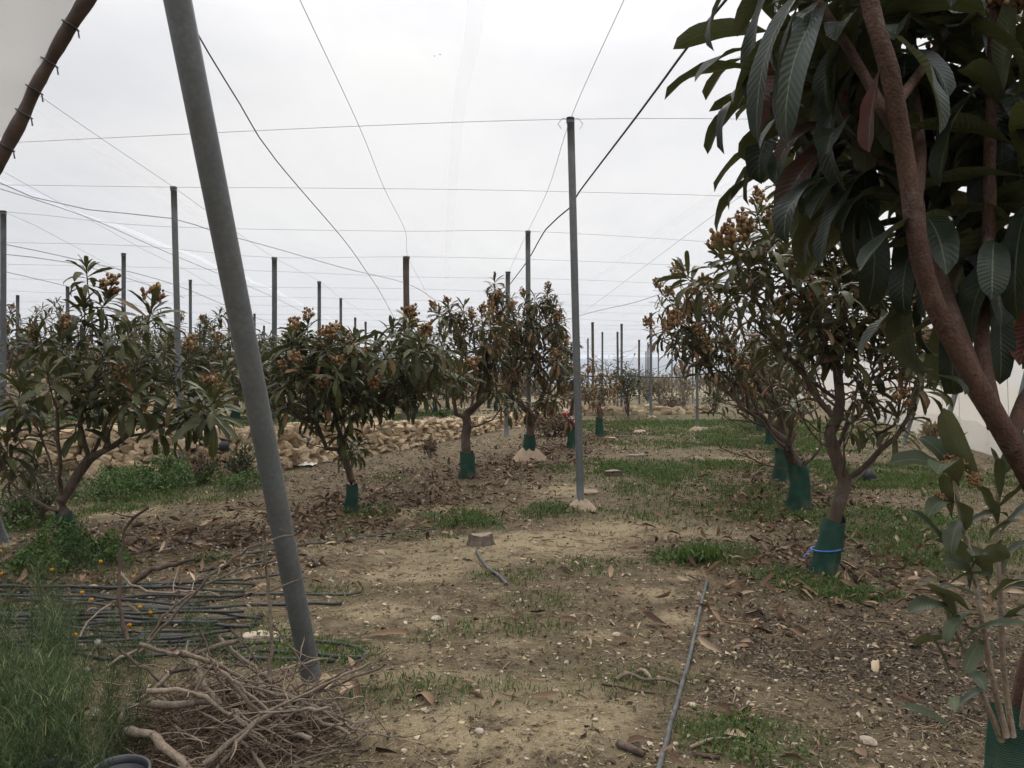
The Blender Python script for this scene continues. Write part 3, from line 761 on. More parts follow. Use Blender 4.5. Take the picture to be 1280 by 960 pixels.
for a, e in enumerate(edge[::3]):
    for k in range(nu):
        f = k / (nu - 1)
        V.append(e + np.array((-1.5 * f - 0.02, 0.35 * f + 0.05 * math.sin(a * 0.35 + f * 5) * f, 0.05 * f + 0.03 * math.sin(a * 0.6 + f * 9))))
na_ = len(edge[::3]); i, j = np.meshgrid(np.arange(na_ - 1), np.arange(nu - 1), indexing='ij')
acc.add(V, np.stack((i * nu + j, i * nu + j + 1, (i + 1) * nu + j + 1, (i + 1) * nu + j), -1).reshape(-1, 4)); acc.obj('net_sheet', M['net_flap'], t)

# ------------------------------------------------------------------ dry stone walls of the terraces
def stone_wall(label, path, hts, step, rows, name='dry_stone_wall', thick=0.22, top=True):
    pl = np.asarray(path, float); seg = np.linalg.norm(np.diff(pl, axis=0), axis=1); cum = np.concatenate(([0], np.cumsum(seg)))
    acc = Acc(); s_end = cum[-1]
    for r_ in range(rows):
        s = rng.random() * step
        while s < s_end:
            k = min(np.searchsorted(cum, s, side='right') - 1, len(seg) - 1); f = (s - cum[k]) / seg[k]
            p = pl[k] + (pl[k + 1] - pl[k]) * f; d = (pl[k + 1] - pl[k]) / seg[k]; nrm = np.array((-d[1], d[0]))
            h = hts[k] + (hts[k + 1] - hts[k]) * f
            wd = step * (0.5 + 1.2 * rng.random() ** 1.4)
            zz = h * (r_ + 0.45 + 0.55 * (rng.random() - 0.5)) / rows
            q = p + nrm * (0.06 + 0.14 * zz / max(h, 0.1) + 0.025 * rng.normal())
            big = 0.88 + 0.3 * rng.random()
            V, T = ICO3; V = V.copy()
            mm_ = np.abs(V).max(1)[:, None]; V = V * 0.12 + V / mm_ * 0.84
            V = V @ (np.eye(3) + rng.normal(size=(3, 3)) * 0.14)
            for kk in range(6):
                dn = rng.normal(size=3); dn /= np.linalg.norm(dn); hh = V @ dn; V = V - np.clip(hh - (0.62 + 0.5 * rng.random()), 0, None)[:, None] * dn
            V = V * 1.05 + rng.normal(size=V.shape) * 0.018
            V = V * np.array((wd * 0.56, thick * 0.6, h / rows * (0.5 + 0.3 * rng.random()))) * big
            a = math.atan2(d[1], d[0]) + 0.16 * rng.normal(); tl = 0.16 * rng.normal()
            Rm = np.array(((math.cos(a), -math.sin(a), 0), (math.sin(a), math.cos(a), 0), (0, 0, 1))) @ np.array(((math.cos(tl), 0, math.sin(tl)), (0, 1, 0), (-math.sin(tl), 0, math.cos(tl))))
            b0 = gz1(*(p - nrm * 0.15))
            acc.add(V @ Rm.T + np.array((q[0], q[1], b0 + zz)), None, T, rnd=rng.random())
            s += wd * 1.02
    o = acc.obj(name, M['stone'], None, smooth=False, origin=(pl[0][0], pl[0][1], 0)); return tag(o, label, 'stone wall')
stone_wall('rough dry stone retaining wall of beige limestone beside the left tree row', WALL[:-1], WH[:-1], 0.24, 6)
def offset_path(pl, o):
    out = []
    for k in range(len(pl)):
        d = pl[min(k + 1, len(pl) - 1)] - pl[max(k - 1, 0)]; d = d / np.linalg.norm(d); out.append(pl[k] + np.array((-d[1], d[0])) * o)
    return np.array(out)
W2 = np.array([(-26, 22.5), (-18, 22.8), (-13.2, 24.3), (-10.9, 27.5), (-8.0, 36.0), (-5.5, 45)])
stone_wall('second stony terrace bank, farther back on the left under the small trees', W2, np.full(6, 0.52), 0.42, 3, 'stone_bank')

# ------------------------------------------------------------------ loquat trees
def leaf_batch(acc, Pb, az, pitch, bend, L_, W_, roll, ns, nc, rnd, fold=0.35, petiole=0.07):
    Pb = np.asarray(Pb, float); N = len(Pb)
    t = np.linspace(0, 1, ns)
    tf = np.linspace(0, 1, 25)
    tipc = np.where(rng.random(N) < 0.45, rng.random(N) * 1.3, 0.1)
    th = pitch[:, None] - bend[:, None] * tf[None, :] ** 1.2 - tipc[:, None] * tf[None, :] ** 7
    cx = np.concatenate((np.zeros((N, 1)), np.cumsum((np.cos(th[:, 1:]) + np.cos(th[:, :-1])) / 2, 1)), 1) / 24
    cz = np.concatenate((np.zeros((N, 1)), np.cumsum((np.sin(th[:, 1:]) + np.sin(th[:, :-1])) / 2, 1)), 1) / 24
    idx = np.round(t * 24).astype(int)
    cx, cz, th = cx[:, idx], cz[:, idx], th[:, idx]; t = tf[idx]
    ca, sa = np.cos(az)[:, None], np.sin(az)[:, None]
    C = Pb[:, None, :] + L_[:, None, None] * np.stack((cx * ca, cx * sa, cz), -1)
    Tn = np.stack((np.cos(th) * ca, np.cos(th) * sa, np.sin(th)), -1)
    S = np.stack((-sa, ca, 0 * ca), -1).repeat(ns, 1)
    Nn = np.cross(Tn, S)
    cr_, sr = np.cos(roll)[:, None, None], np.sin(roll)[:, None, None]
    S, Nn = S * cr_ + Nn * sr, Nn * cr_ - S * sr
    tt = np.clip((t - petiole) / (1 - petiole), 0, 1)
    wp = np.where(t < petiole, 0.07, tt ** 0.75 * (1 - tt) ** 0.5 / 0.512 * 0.97 + 0.035) * np.where(t >= 0.999, 0.05, 1)
    c = np.linspace(-1, 1, nc)
    hw = W_[:, None, None] * 0.5 * wp[None, :, None]
    wph = rng.random(N)[:, None, None] * 6.28
    wav = (0.07 + 0.09 * rng.random(N))[:, None, None] * np.sin(t[None, :, None] * 15 + wph + 1.3 * np.sign(c)[None, None, :]) * np.abs(c)[None, None, :]
    V = C[:, :, None, :] + S[:, :, None, :] * (hw * c * math.cos(fold))[..., None] + Nn[:, :, None, :] * (hw * (np.abs(c) * math.sin(fold) + wav))[..., None]
    i, j = np.meshgrid(np.arange(ns - 1), np.arange(nc - 1), indexing='ij')
    q = np.stack((i * nc + j, (i + 1) * nc + j, (i + 1) * nc + j + 1, i * nc + j + 1), -1).reshape(-1, 4)
    Q = (q[None] + (np.arange(N) * ns * nc)[:, None, None]).reshape(-1, 4)
    acc.add(V.reshape(-1, 3), Q, rnd=np.repeat(rnd, ns * nc), lt=np.tile(np.repeat(t, nc), N), lc=np.tile(np.tile(c, ns), N))

NLF = 1.3
def rosettes(acc, tips, axes, scales, nleaf, ns, nc, size=0.25, droop=0.9, wr=0.225, spread=0.22):
    Ps = []; azs = []; pis = []; bes = []; Ls = []; Ws = []; ros = []
    for tip, ax, sc in zip(tips, axes, scales):
        ax = ax / np.linalg.norm(ax); ref = np.array((1.0, 0, 0)) if abs(ax[0]) < 0.9 else np.array((0, 1.0, 0))
        u = np.cross(ax, ref); u /= np.linalg.norm(u); v = np.cross(ax, u)
        n = max(4, int(nleaf * NLF * (0.8 + 0.4 * rng.random()))); ph = rng.random() * 6.28
        for k in range(n):
            s = (k + 0.5 * rng.random()) / n
            a = ph + k * 2.39996; e = R(78 - 95 * s ** 0.75 * droop + rng.normal() * 11)
            d = math.cos(e) * (math.cos(a) * u + math.sin(a) * v) + math.sin(e) * ax
            Ps.append(tip - ax * s * spread * sc); azs.append(math.atan2(d[1], d[0])); pis.append(math.asin(np.clip(d[2], -1, 1)))
            L_ = size * sc * (0.62 + 0.5 * min(1, s * 2.2)) * (0.8 + 0.4 * rng.random())
            Ls.append(L_); Ws.append(L_ * wr * (0.85 + 0.3 * rng.random())); bes.append(R(25 + 55 * s + rng.normal() * 16) * droop); ros.append(rng.normal() * 0.35)
    leaf_batch(acc, np.array(Ps), np.array(azs), np.array(pis), np.array(bes), np.array(Ls), np.array(Ws), np.array(ros), ns, nc, rng.random(len(Ps)))

def flower_mesh(seed, dens=1.0, size=0.13, base=ICO1, br=1.0, many=1):
    r_ = np.random.default_rng(seed); acc = Acc()
    tube(acc, [(0, 0, -0.05), (0, 0, size)], [0.006, 0.003], 5, rnd=0.2)
    nb = int(9 * dens)
    for k in range(nb):
        z = size * (0.05 + 0.9 * k / nb); a = k * 2.4; ln = size * 0.62 * (1 - 0.75 * k / nb) * (0.7 + 0.5 * r_.random())
        d = np.array((math.cos(a) * 0.85, math.sin(a) * 0.85, 0.5))
        e = np.array((0, 0, z)) + d * ln
        tube(acc, [(0, 0, z), e], 0.003, 4, rnd=0.15)
        for q in range(many * max(3, int(8 * (1 - 0.5 * k / nb)))):
            c = np.array((0, 0, z)) + d * ln * (0.35 + 0.75 * r_.random()) + r_.normal(size=3) * 0.014
            V, T = base
            acc.add(V * br * (0.0085 + 0.006 * r_.random()) * np.array((1, 1, 1.2)) + c, None, T, rnd=float(np.clip(r_.normal(0.5, 0.25), 0, 1)))
    return acc.mesh('flower_cluster', M['flower'])
FLOW = [flower_mesh(k) for k in range(4)]

def skeleton(trunk, tips, hug=0.35, curl=0.12, fork_at=-1):
    pos = [np.asarray(p, float) for p in resample(trunk, 0.10)]; par = [-1] + list(range(len(pos) - 1)); plen = [0.0]
    for k in range(1, len(pos)): plen.append(plen[-1] + np.linalg.norm(pos[k] - pos[k - 1]))
    f0 = max(1, len(pos) - 2); fork = pos[-1]
    allow = [k >= f0 for k in range(len(pos))]
    order = sorted(range(len(tips)), key=lambda k: np.linalg.norm(tips[k] - fork)); endn = {}
    for k in order:
        tp = tips[k]; PP = np.array(pos); dd = np.linalg.norm(PP - tp, axis=1)
        cost = dd + hug * (np.array(plen) - plen[len(pos) - 1 if False else f0]) + 0.9 * np.clip(PP[:, 2] - (tp[2] - 0.10), 0, None) * 3
        cost[~np.array(allow)] = 1e9; cost[dd < 0.12] += 0.5
        q = int(np.argmin(cost)); a = pos[q]; v = tp - a; ln = np.linalg.norm(v)
        hv = np.array((v[0], v[1], 0)); ctl = a + v * 0.5 + hv * curl - np.array((0, 0, curl * ln)) + rng.normal(size=3) * 0.04 * ln
        n = max(2, int(ln / 0.13)); prev = q
        for s in range(1, n + 1):
            f = s / n; p = (1 - f) ** 2 * a + 2 * f * (1 - f) * ctl + f * f * tp
            if s < n: p = p + rng.normal(size=3) * 0.010
            pos.append(p); par.append(prev); plen.append(plen[prev] + np.linalg.norm(p - pos[prev])); allow.append(s < n); prev = len(pos) - 1
        endn[k] = prev
    return pos, par, endn, f0

def branch_mesh(acc, pos, par, rtip, rtrunk, ntrunk, ns=6, power=2.4):
    n = len(pos); ch = [[] for _ in range(n)]
    for k in range(1, n): ch[par[k]].append(k)
    r_ = np.zeros(n)
    for k in range(n - 1, -1, -1):
        r_[k] = rtip if not ch[k] else (sum(r_[c] ** power for c in ch[k])) ** (1 / power) + 0.0003
    sc = min(1.0, rtrunk / r_[0]) if r_[0] > rtrunk else 1
    r_ = np.where(r_ > rtip * 2, rtip * 2 + (r_ - rtip * 2) * (rtrunk - rtip * 2) / max(r_[0] - rtip * 2, 1e-6), r_)
    stack = [(0, None)]
    while stack:
        k, pa = stack.pop(); path = [pa] if pa is not None else []
        cur = k
        while True:
            path.append(cur)
            if not ch[cur]: break
            cs = sorted(ch[cur], key=lambda c: -r_[c])
            for c in cs[1:]: stack.append((c, cur))
            cur = cs[0]
        if len(path) < 2: continue
        rad = [r_[x] for x in path]
        if pa is not None: rad[0] = rad[1]
        big = max(rad)
        tube(acc, np.array([pos[x] for x in path]), np.array(rad), ns + (4 if big > 0.03 else 0), rough=0.12)

def guard(acc, path, r, h):
    pts = resample(path, 0.06); cum = np.concatenate(([0], np.cumsum(np.linalg.norm(np.diff(pts, axis=0), axis=1))))
    pts = pts[cum <= h + 0.03]; n = len(pts); ns = 22
    a = np.arange(ns) / ns * 2 * PI; V = []
    for k, p in enumerate(pts):
        rad = r * (1.28 - 0.42 * (k / n) ** 0.7) * (1 + 0.09 * np.sin(a * 3 + k * 0.5) + 0.05 * np.sin(a * 7 - k * 0.9) + 0.06 * rng.normal(size=ns))
        V.append(np.stack((p[0] + rad * np.cos(a), p[1] + rad * np.sin(a), np.full(ns, p[2]) + 0.012 * np.sin(a * 2 + 1) * (k == n - 1) * 2), -1))
    i, j = np.meshgrid(np.arange(n - 1), np.arange(ns), indexing='ij'); j2 = (j + 1) % ns
    acc.add(np.concatenate(V), np.stack((i * ns + j, i * ns + j2, (i + 1) * ns + j2, (i + 1) * ns + j), -1).reshape(-1, 4))

def loquat(label, trunk, tips, leaf='leaf', nleaf=15, ns=6, nc=3, size=0.25, scale=1.0, fill=0.8, rtrunk=0.05, rtip=0.0055, guard_h=0.0, guard_r=0.09,
           droop=1.0, flowers=True, barkm='bark', bare=0, name='loquat_tree', group=None, hug=0.35, flower_cap=40, wr=0.225, fill_r=0.22, cat='tree', jitter=0.0):
    base = np.asarray(trunk[0], float)
    T0 = [np.asarray(t[:3], float) for t in tips]; fl = [len(t) > 3 and t[3] for t in tips]
    nfill = int(len(T0) * fill); cen = np.mean(T0, 0)
    for k in range(nfill):
        b_ = T0[rng.integers(len(tips))]
        q = b_ + (cen - b_) * 0.35 * rng.random() + rng.normal(size=3) * fill_r * np.array((1, 1.3, 0.8)); T0.append(q); fl.append(rng.random() < 0.28)
    nb0 = len(T0)
    for k in range(bare):
        b_ = T0[rng.integers(len(tips))]; q = b_ + (np.asarray(trunk[-1]) - b_) * (0.15 + 0.4 * rng.random()) + rng.normal(size=3) * 0.22; q[2] = max(q[2], trunk[-1][2] + 0.15); T0.append(q); fl.append(False)
    pos, par, endn, f0 = skeleton(trunk, T0, hug)
    t = thing(name, label, cat, base, group)
    a = Acc(); branch_mesh(a, pos, par, rtip, rtrunk, f0); a.obj('trunk', M[barkm], t)
    axes = []; scs = []; tips_ = []
    for k in range(nb0):
        e = endn[k]; p = par[e]; p2 = par[p] if par[p] >= 0 else p
        d = pos[e] - pos[p2]; d = d / (np.linalg.norm(d) + 1e-9)
        axes.append(d * 0.8 + np.array((0, 0, 0.6)) + rng.normal(size=3) * 0.15); scs.append(scale * (0.8 + 0.35 * rng.random())); tips_.append(pos[e])
    lf = Acc(); rosettes(lf, tips_, axes, scs, nleaf, ns, nc, size, droop, wr); lf.obj('foliage', M[leaf], t)
    if flowers:
        cnt = 0
        for k in range(nb0):
            if fl[k] and cnt < flower_cap:
                o = bpy.data.objects.new('flower_cluster', FLOW[cnt % 4]); COL.objects.link(o); o.parent = t
                ax = Vector(axes[k]); o.rotation_mode = 'QUATERNION'; o.rotation_quaternion = ax.to_track_quat('Z', 'Y')
                s_ = scale * (0.95 + 0.6 * rng.random()); o.scale = (s_, s_, s_ * 1.1); o.location = Vector(tips_[k] - base + (0, 0, 0.03)); cnt += 1
    if guard_h:
        ga_ = Acc(); guard(ga_, trunk, guard_r, guard_h); ga_.obj('trunk_guard', M['guard'], t)
    return t
def tipsP(lst, d, jit=0.35):
    return [tuple(P(q[0], q[1], d + rng.normal() * jit)) + ((q[2] if len(q) > 2 else 0),) for q in lst]

# left front tree
b = on_ground(86, 690); d = b[1]
loquat('bushy loquat with one tall leaf shoot and rusty blossom, its trunk forking low at left',
       [b, P(84, 660, d), P(76, 625, d)],
       tipsP([(108, 335), (112, 400), (135, 372, 1), (190, 385, 1), (150, 420), (95, 440), (45, 430, 1), (78, 418, 1), (60, 465), (25, 485), (120, 470), (170, 450), (205, 430), (236, 445, 1), (262, 492, 1), (245, 520), (215, 525),
              (180, 500), (140, 510), (95, 510), (50, 530), (10, 545), (165, 410), (228, 485), (-20, 480), (-30, 440), (268, 505, 1), (12, 575), (150, 480), (195, 470), (-10, 530)], d, 0.32),
       nleaf=17, ns=8, size=0.265, fill=0.42, rtrunk=0.06, bare=10, wr=0.24, hug=0.75, guard_h=0.42, guard_r=0.078, droop=0.95)
# row along the wall
b = on_ground(437, 641); d = b[1]
loquat('round bushy loquat with a thin leaning trunk in front of the stone wall',
       [b, P(440, 612, d), P(436, 588, d), P(424, 562, d)],
       tipsP([(365, 410), (385, 405, 1), (360, 430, 1), (400, 425, 1), (430, 420), (450, 425), (345, 445), (380, 445), (410, 445, 1), (440, 440, 1), (460, 450, 1), (340, 475), (365, 480), (395, 475), (425, 475), (455, 480),
              (350, 505), (385, 508), (415, 505), (440, 500), (375, 425, 1), (330, 460), (330, 500), (470, 470), (405, 490, 1), (428, 455), (470, 500), (438, 560), (450, 552), (505, 410, 1), (512, 402, 1), (528, 425, 1), (540, 432), (495, 445), (520, 450), (545, 455, 1), (505, 470), (530, 475), (490, 495), (515, 490), (560, 452), (555, 470)], d, 0.35),
       nleaf=16, size=0.25, fill=1.7, rtrunk=0.045, bare=10, wr=0.24, hug=0.5, guard_h=0.36, guard_r=0.075)
b = on_ground(584, 598); d = b[1]
loquat('forked loquat whose thick limb leans right from a green guard, before the stone wall',
       [b, P(584, 572, d), P(583, 565, d)],
       tipsP([(545, 390, 1), (560, 382, 1), (575, 398), (590, 402, 1), (610, 398, 1), (555, 415), (575, 430, 1), (600, 430), (620, 445), (552, 440), (588, 455), (610, 465), (570, 455), (628, 500), (600, 478), (565, 470), (580, 415, 1), (625, 420)], d, 0.4),
       leaf='leaf_mixed', nleaf=15, size=0.25, scale=1.0, fill=2.0, rtrunk=0.085, guard_h=0.42, guard_r=0.12, droop=1.1, bare=14)
b = on_ground(660, 575); d = b[1]
t = loquat('tallest loquat left of the central post, dark hanging leaves, growing on a tan soil mound',
       [b, P(662, 548, d), P(664, 530, d)],
       tipsP([(618, 362), (625, 378, 1), (640, 388, 1), (655, 372, 1), (685, 364, 1), (692, 378), (668, 395, 1), (650, 405), (630, 410), (700, 400, 1), (708, 430, 1), (690, 430), (665, 430, 1), (645, 440, 1), (625, 450), (706, 455), (685, 460, 1),
              (660, 465), (640, 480, 1), (680, 490, 1), (700, 492, 1), (660, 505), (620, 400), (612, 425), (640, 420), (675, 412), (710, 470), (695, 445, 1), (655, 450), (635, 462)], d, 0.5),
       leaf='leaf_mixed', nleaf=16, size=0.26, scale=1.08, fill=2.2, rtrunk=0.085, guard_h=0.55, guard_r=0.13, droop=1.25, bare=16)
ellipse_mound('soil_mound', b, 0.4, 0.28, M['concrete'], t, 2)
b = on_ground(715, 560); d = b[1]
loquat('low browned loquat behind the central post with a red and white tape at its side', [b, P(714, 535, d), P(712, 522, d)],
       tipsP([(700, 455, 1), (712, 445), (722, 460), (705, 480, 1), (718, 490), (695, 500, 1), (725, 500), (712, 468, 1), (690, 515), (680, 520)], d, 0.5), leaf='leaf_dry', nleaf=12, size=0.24, fill=0.8, rtrunk=0.07, guard_h=0.5, guard_r=0.11, droop=1.2, bare=10)
b = on_ground(749, 546); d = b[1]
loquat('small browned loquat on the lawn just right of the central post', [b, P(749, 520, d), P(748, 510, d)],
       tipsP([(740, 452), (735, 468, 1), (752, 462), (745, 480, 1), (762, 478, 1), (730, 490), (755, 495, 1), (766, 492), (740, 500), (772, 472), (728, 478, 1)], d, 0.5), leaf='leaf_dry', nleaf=11, size=0.27, fill=0.9, rtrunk=0.065, guard_h=0.55, guard_r=0.11, droop=1.2, bare=10)

# right row
b = on_ground(1030, 716); d = b[1]
tH = loquat('large forked loquat with a blue tie round its green guard on the right',
       [b, P(1040, 660, d), P(1054, 612, d), P(1056, 600, d)],
       tipsP([(950, 262, 1), (990, 225), (902, 322, 1), (932, 300, 1), (965, 285, 1), (1010, 262), (1040, 290), (955, 350), (1000, 360, 1), (1030, 330, 1), (1075, 312, 1), (1098, 340), (922, 352), (940, 372, 1), (985, 400, 1), (1025, 392, 1), (950, 412),
              (1060, 402), (1082, 372, 1), (1120, 432), (1150, 462), (1100, 392), (1012, 430), (972, 432), (1075, 520), (1085, 500), (1130, 470), (935, 330), (975, 320), (1010, 305, 1), (1060, 340), (1045, 420), (1095, 440), (1140, 400), (1120, 350), (1160, 430),
              ], d, 0.45),
       leaf='leaf_mixed2', nleaf=15, ns=8, size=0.235, fill=1.7, hug=0.6, rtrunk=0.062, guard_h=0.46, guard_r=0.10, droop=0.9, bare=46)
acc = Acc(); c0 = P(1032, 686, d); dd = np.array((0.2, 0, 1)); dd /= np.linalg.norm(dd)
tube(acc, [c0 + 0.118 * np.array((math.cos(a), math.sin(a), 0.06 * math.cos(a))) for a in np.linspace(0, 2 * PI, 20)], 0.008, 6)
tube(acc, [c0 + (-0.11, -0.03, 0), c0 + (-0.17, -0.05, -0.02), c0 + (-0.20, -0.04, -0.06)], 0.006, 5)
gch = [c for c in tH.children if c.name.startswith('trunk_guard')][0]
o = acc.obj('blue_tie', M['blue'], gch, origin=tH.location)
b = on_ground(997, 636); d = b[1]
loquat('sparse loquat with long bare twigs behind the forked tree on the right',
       [b, P(999, 600, d), P(996, 580, d)],
       tipsP([(850, 352, 1), (843, 374, 1), (856, 366), (870, 374, 1), (865, 396), (886, 386, 1), (895, 402, 1), (815, 413, 1), (838, 419, 1), (861, 421), (880, 432, 1), (900, 426), (912, 396, 1), (920, 372, 1), (915, 446, 1), (935, 430), (945, 456, 1),
              (962, 470), (1000, 482), (930, 482, 1), (985, 500), (905, 470), (890, 455), (1020, 460), (1030, 500), (960, 440)], d, 0.5),
       leaf='leaf_mixed', nleaf=11, size=0.20, fill=2.2, rtrunk=0.07, guard_h=0.55, guard_r=0.125, droop=1.1, bare=70, hug=0.6, rtip=0.006)
for (px, py, lb, cr_) in ((978, 601, 'third loquat back in the right row, its guard half hidden by the sparse tree', (965, 460, 60, 50)), (963, 556, 'fourth loquat back in the right row, a green guard far behind', (958, 470, 42, 36)), (950, 540, 'farthest loquat of the right row beside the lawn', (948, 480, 26, 26))):
    b = on_ground(px, py); d = b[1]
    tl = [(cr_[0] + cr_[2] * math.cos(a) * math.sqrt(q), cr_[1] + cr_[3] * math.sin(a) * math.sqrt(q), rng.random() < 0.4) for a, q in zip(rng.random(26) * 6.28, rng.random(26))]
    loquat(lb, [b, P(px, py - 30, d), P(px, py - 40, d)], tipsP(tl, d, 0.6), leaf='leaf_mixed', nleaf=13, size=0.24, fill=1.2, rtrunk=0.07, guard_h=0.55, guard_r=0.13, bare=20)

# near tree on the right
D0 = 1.9
t = thing('loquat_tree', 'nearest loquat filling the upper right corner, thick brown limb and huge dark leaves', 'tree', (1.17, D0, gz1(1.17, D0)))
bx, by, bz = t.location
limb = resample([(bx, by, bz), (bx + 0.0, by, bz + 0.5), P(1290, 860, 1.88), P(1335, 720, 1.8), P(1300, 620, 1.72), P(1258, 545, 1.68), P(1212, 465, 1.65), P(1168, 380, 1.62), P(1150, 320, 1.6), P(1142, 262, 1.6), P(1128, 180, 1.6), P(1112, 90, 1.58), P(1090, 15, 1.58), P(1072, -70, 1.58)], 0.035)
n = len(limb); acc = Acc()
lr = np.interp(np.linspace(0, 1, n), (0, 0.25, 0.40, 0.52, 0.62, 0.75, 1), (0.05, 0.042, 0.034, 0.029, 0.022, 0.019, 0.015))
lr = lr * (1 + 0.16 * (fbm(np.arange(n) * 0.33, np.zeros(n), 3) - 0.5) + 0.10 * (np.sin(np.arange(n) * 0.71) > 0.93))
tube(acc, limb, lr, 20, rough=0.12)
for pts, r0, r1 in (([P(1215, 470, 1.66), P(1190, 400, 1.70), P(1168, 330, 1.78), P(1140, 250, 1.86), P(1100, 200, 1.9), P(1062, 165, 1.9), P(1052, 110, 1.9)], 0.021, 0.011),
                    ([P(1245, 535, 1.68), P(1228, 440, 1.75), P(1230, 360, 1.78), P(1236, 290, 1.78), P(1237, 190, 1.78), P(1240, 90, 1.78), P(1246, -60, 1.78)], 0.017, 0.009),
                    ([P(1262, 560, 1.7), P(1280, 500, 1.78), P(1300, 470, 1.85), P(1320, 380, 1.9), P(1315, 240, 1.9)], 0.016, 0.010),
                    ([P(1142, 262, 1.6), P(1150, 190, 1.75), P(1140, 90, 1.9), P(1138, -40, 2.0)], 0.014, 0.010),
                    ([P(1128, 180, 1.6), P(1060, 60, 1.75), P(1010, -20, 1.85), P(990, -85, 1.85)], 0.012, 0.008),
                    ([P(1062, 165, 1.9), P(1040, 150, 1.95), P(1030, 120, 2.0)], 0.010, 0.008),
                    ([P(1120, 130, 1.6), P(1170, 60, 1.8), P(1200, -10, 1.9)], 0.011, 0.008)):
    q = resample(pts, 0.04); tube(acc, q, np.linspace(r0, r1, len(q)), 10, rough=0.1)
acc.obj('trunk', M['bark_near'], t)
ga_ = Acc(); guard(ga_, [(bx, by, bz), (bx + 0.01, by, bz + 0.4), (bx + 0.02, by - 0.01, bz + 0.86)], 0.098, 0.85)
ga_.obj('trunk_guard', M['guard'], t)
lf = Acc()
ros = [(990, -88, 1.85, 0.95), (1015, -35, 1.9, 1.0), (1052, 100, 1.9, 1.0), (1030, 115, 2.0, 0.9), (1075, -60, 1.95, 1.0), (1140, -40, 2.0, 1.0), (1200, -10, 1.9, 1.1), (1245, 110, 1.78, 1.1), 
       (1315, 250, 1.9, 1.1), (1100, 195, 1.9, 1.0), (1170, 240, 2.0, 1.0), (1262, -40, 1.9, 1.0), (1180, 110, 2.1, 1.1), (1110, 30, 2.1, 1.0), (1060, -40, 2.1, 1.0), (1280, 180, 2.1, 1.1), (1000, 90, 2.2, 0.9), (975, -20, 2.1, 0.95), (1300, 60, 2.2, 1.1), (1180, 20, 2.0, 1.0), (1020, 60, 2.3, 1.0)]
rosettes(lf, [P(*q[:3]) for q in ros], [np.array((rng.normal() * 0.25 - 0.1, rng.normal() * 0.2, 1.0)) for q in ros], [q[3] for q in ros], 16, 11, 5, 0.26, 1.05, 0.27, 0.3)
def leafPP(acc, a, b, wd, bend=40, rnd=None, roll=0.0, ns=12, nc=5):
    a = np.asarray(a); b = np.asarray(b); v = b - a; ln = np.linalg.norm(v) * (1 + (R(bend)) ** 2 / 26)
    azm = math.atan2(v[1], v[0]); el = math.asin(v[2] / np.linalg.norm(v)) + R(bend) * 0.42
    leaf_batch(acc, np.array([a]), np.array([azm]), np.array([el]), np.array([R(bend)]), np.array([ln]), np.array([wd]), np.array([roll]), ns, nc, np.array([rng.random() * 0.85 if rnd is None else rnd]))
for (a, b_, wd, bend, rnd) in (((1100, 85, 1.62), (1085, 190, 1.6), 0.065, 20, 0.99), ((1242, 300, 1.72), (1240, 372, 1.62), 0.075, 60, None), ((1248, 350, 1.78), (1252, 482, 1.75), 0.062, 15, 0.6), ((1245, 345, 1.85), (1180, 420, 1.9), 0.07, 40, None),
                             ((1200, 270, 1.7), (1070, 330, 1.55), 0.07, 45, 0.5), ((1225, 250, 1.75), (1150, 400, 1.8), 0.07, 50, None), ((1110, 40, 1.55), (1180, 165, 1.45), 0.085, 45, 0.55), ((1020, -30, 1.7), (940, 178, 1.62), 0.06, 55, None), ((1010, -20, 1.7), (978, 190, 1.7), 0.06, 40, None),
                             ((985, -60, 1.8), (932, 132, 1.8), 0.06, 35, None), ((960, -70, 1.8), (876, 62, 1.8), 0.06, 40, None), ((1035, 5, 1.7), (972, 165, 1.5), 0.065, 45, None), ((1040, 110, 1.88), (946, 182, 1.8), 0.05, 45, None), ((1160, 470, 1.66), (1212, 490, 1.6), 0.04, 60, 0.8),
                             ((1100, 200, 1.9), (1020, 330, 1.85), 0.065, 50, None), ((1080, 210, 1.9), (1010, 270, 1.8), 0.06, 50, None), ((1230, 380, 1.76), (1090, 455, 1.75), 0.05, 30, None), ((1236, 100, 1.75), (1170, 230, 1.65), 0.08, 55, None), ((1262, 120, 1.7), (1290, 260, 1.65), 0.08, 50, None)):
    leafPP(lf, P(*a), P(*b_), wd, bend, rnd, rng.normal() * 0.4)
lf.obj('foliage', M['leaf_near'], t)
FN = flower_mesh(77, 2.0, 0.13, ICO2, 0.62, 3)
for (px, py, dd, s) in ((1232, 10, 1.85, 0.9), (1180, 50, 2.05, 0.9), (1290, 110, 2.0, 0.8), (1262, 20, 1.75, 0.8)):
    o = bpy.data.objects.new('flower_cluster', FN); COL.objects.link(o); o.parent = t; o.location = Vector(P(px, py, dd)) - t.location; o.scale = (s,) * 3; o.rotation_euler = (rng.normal() * 0.3, rng.normal() * 0.3, px)

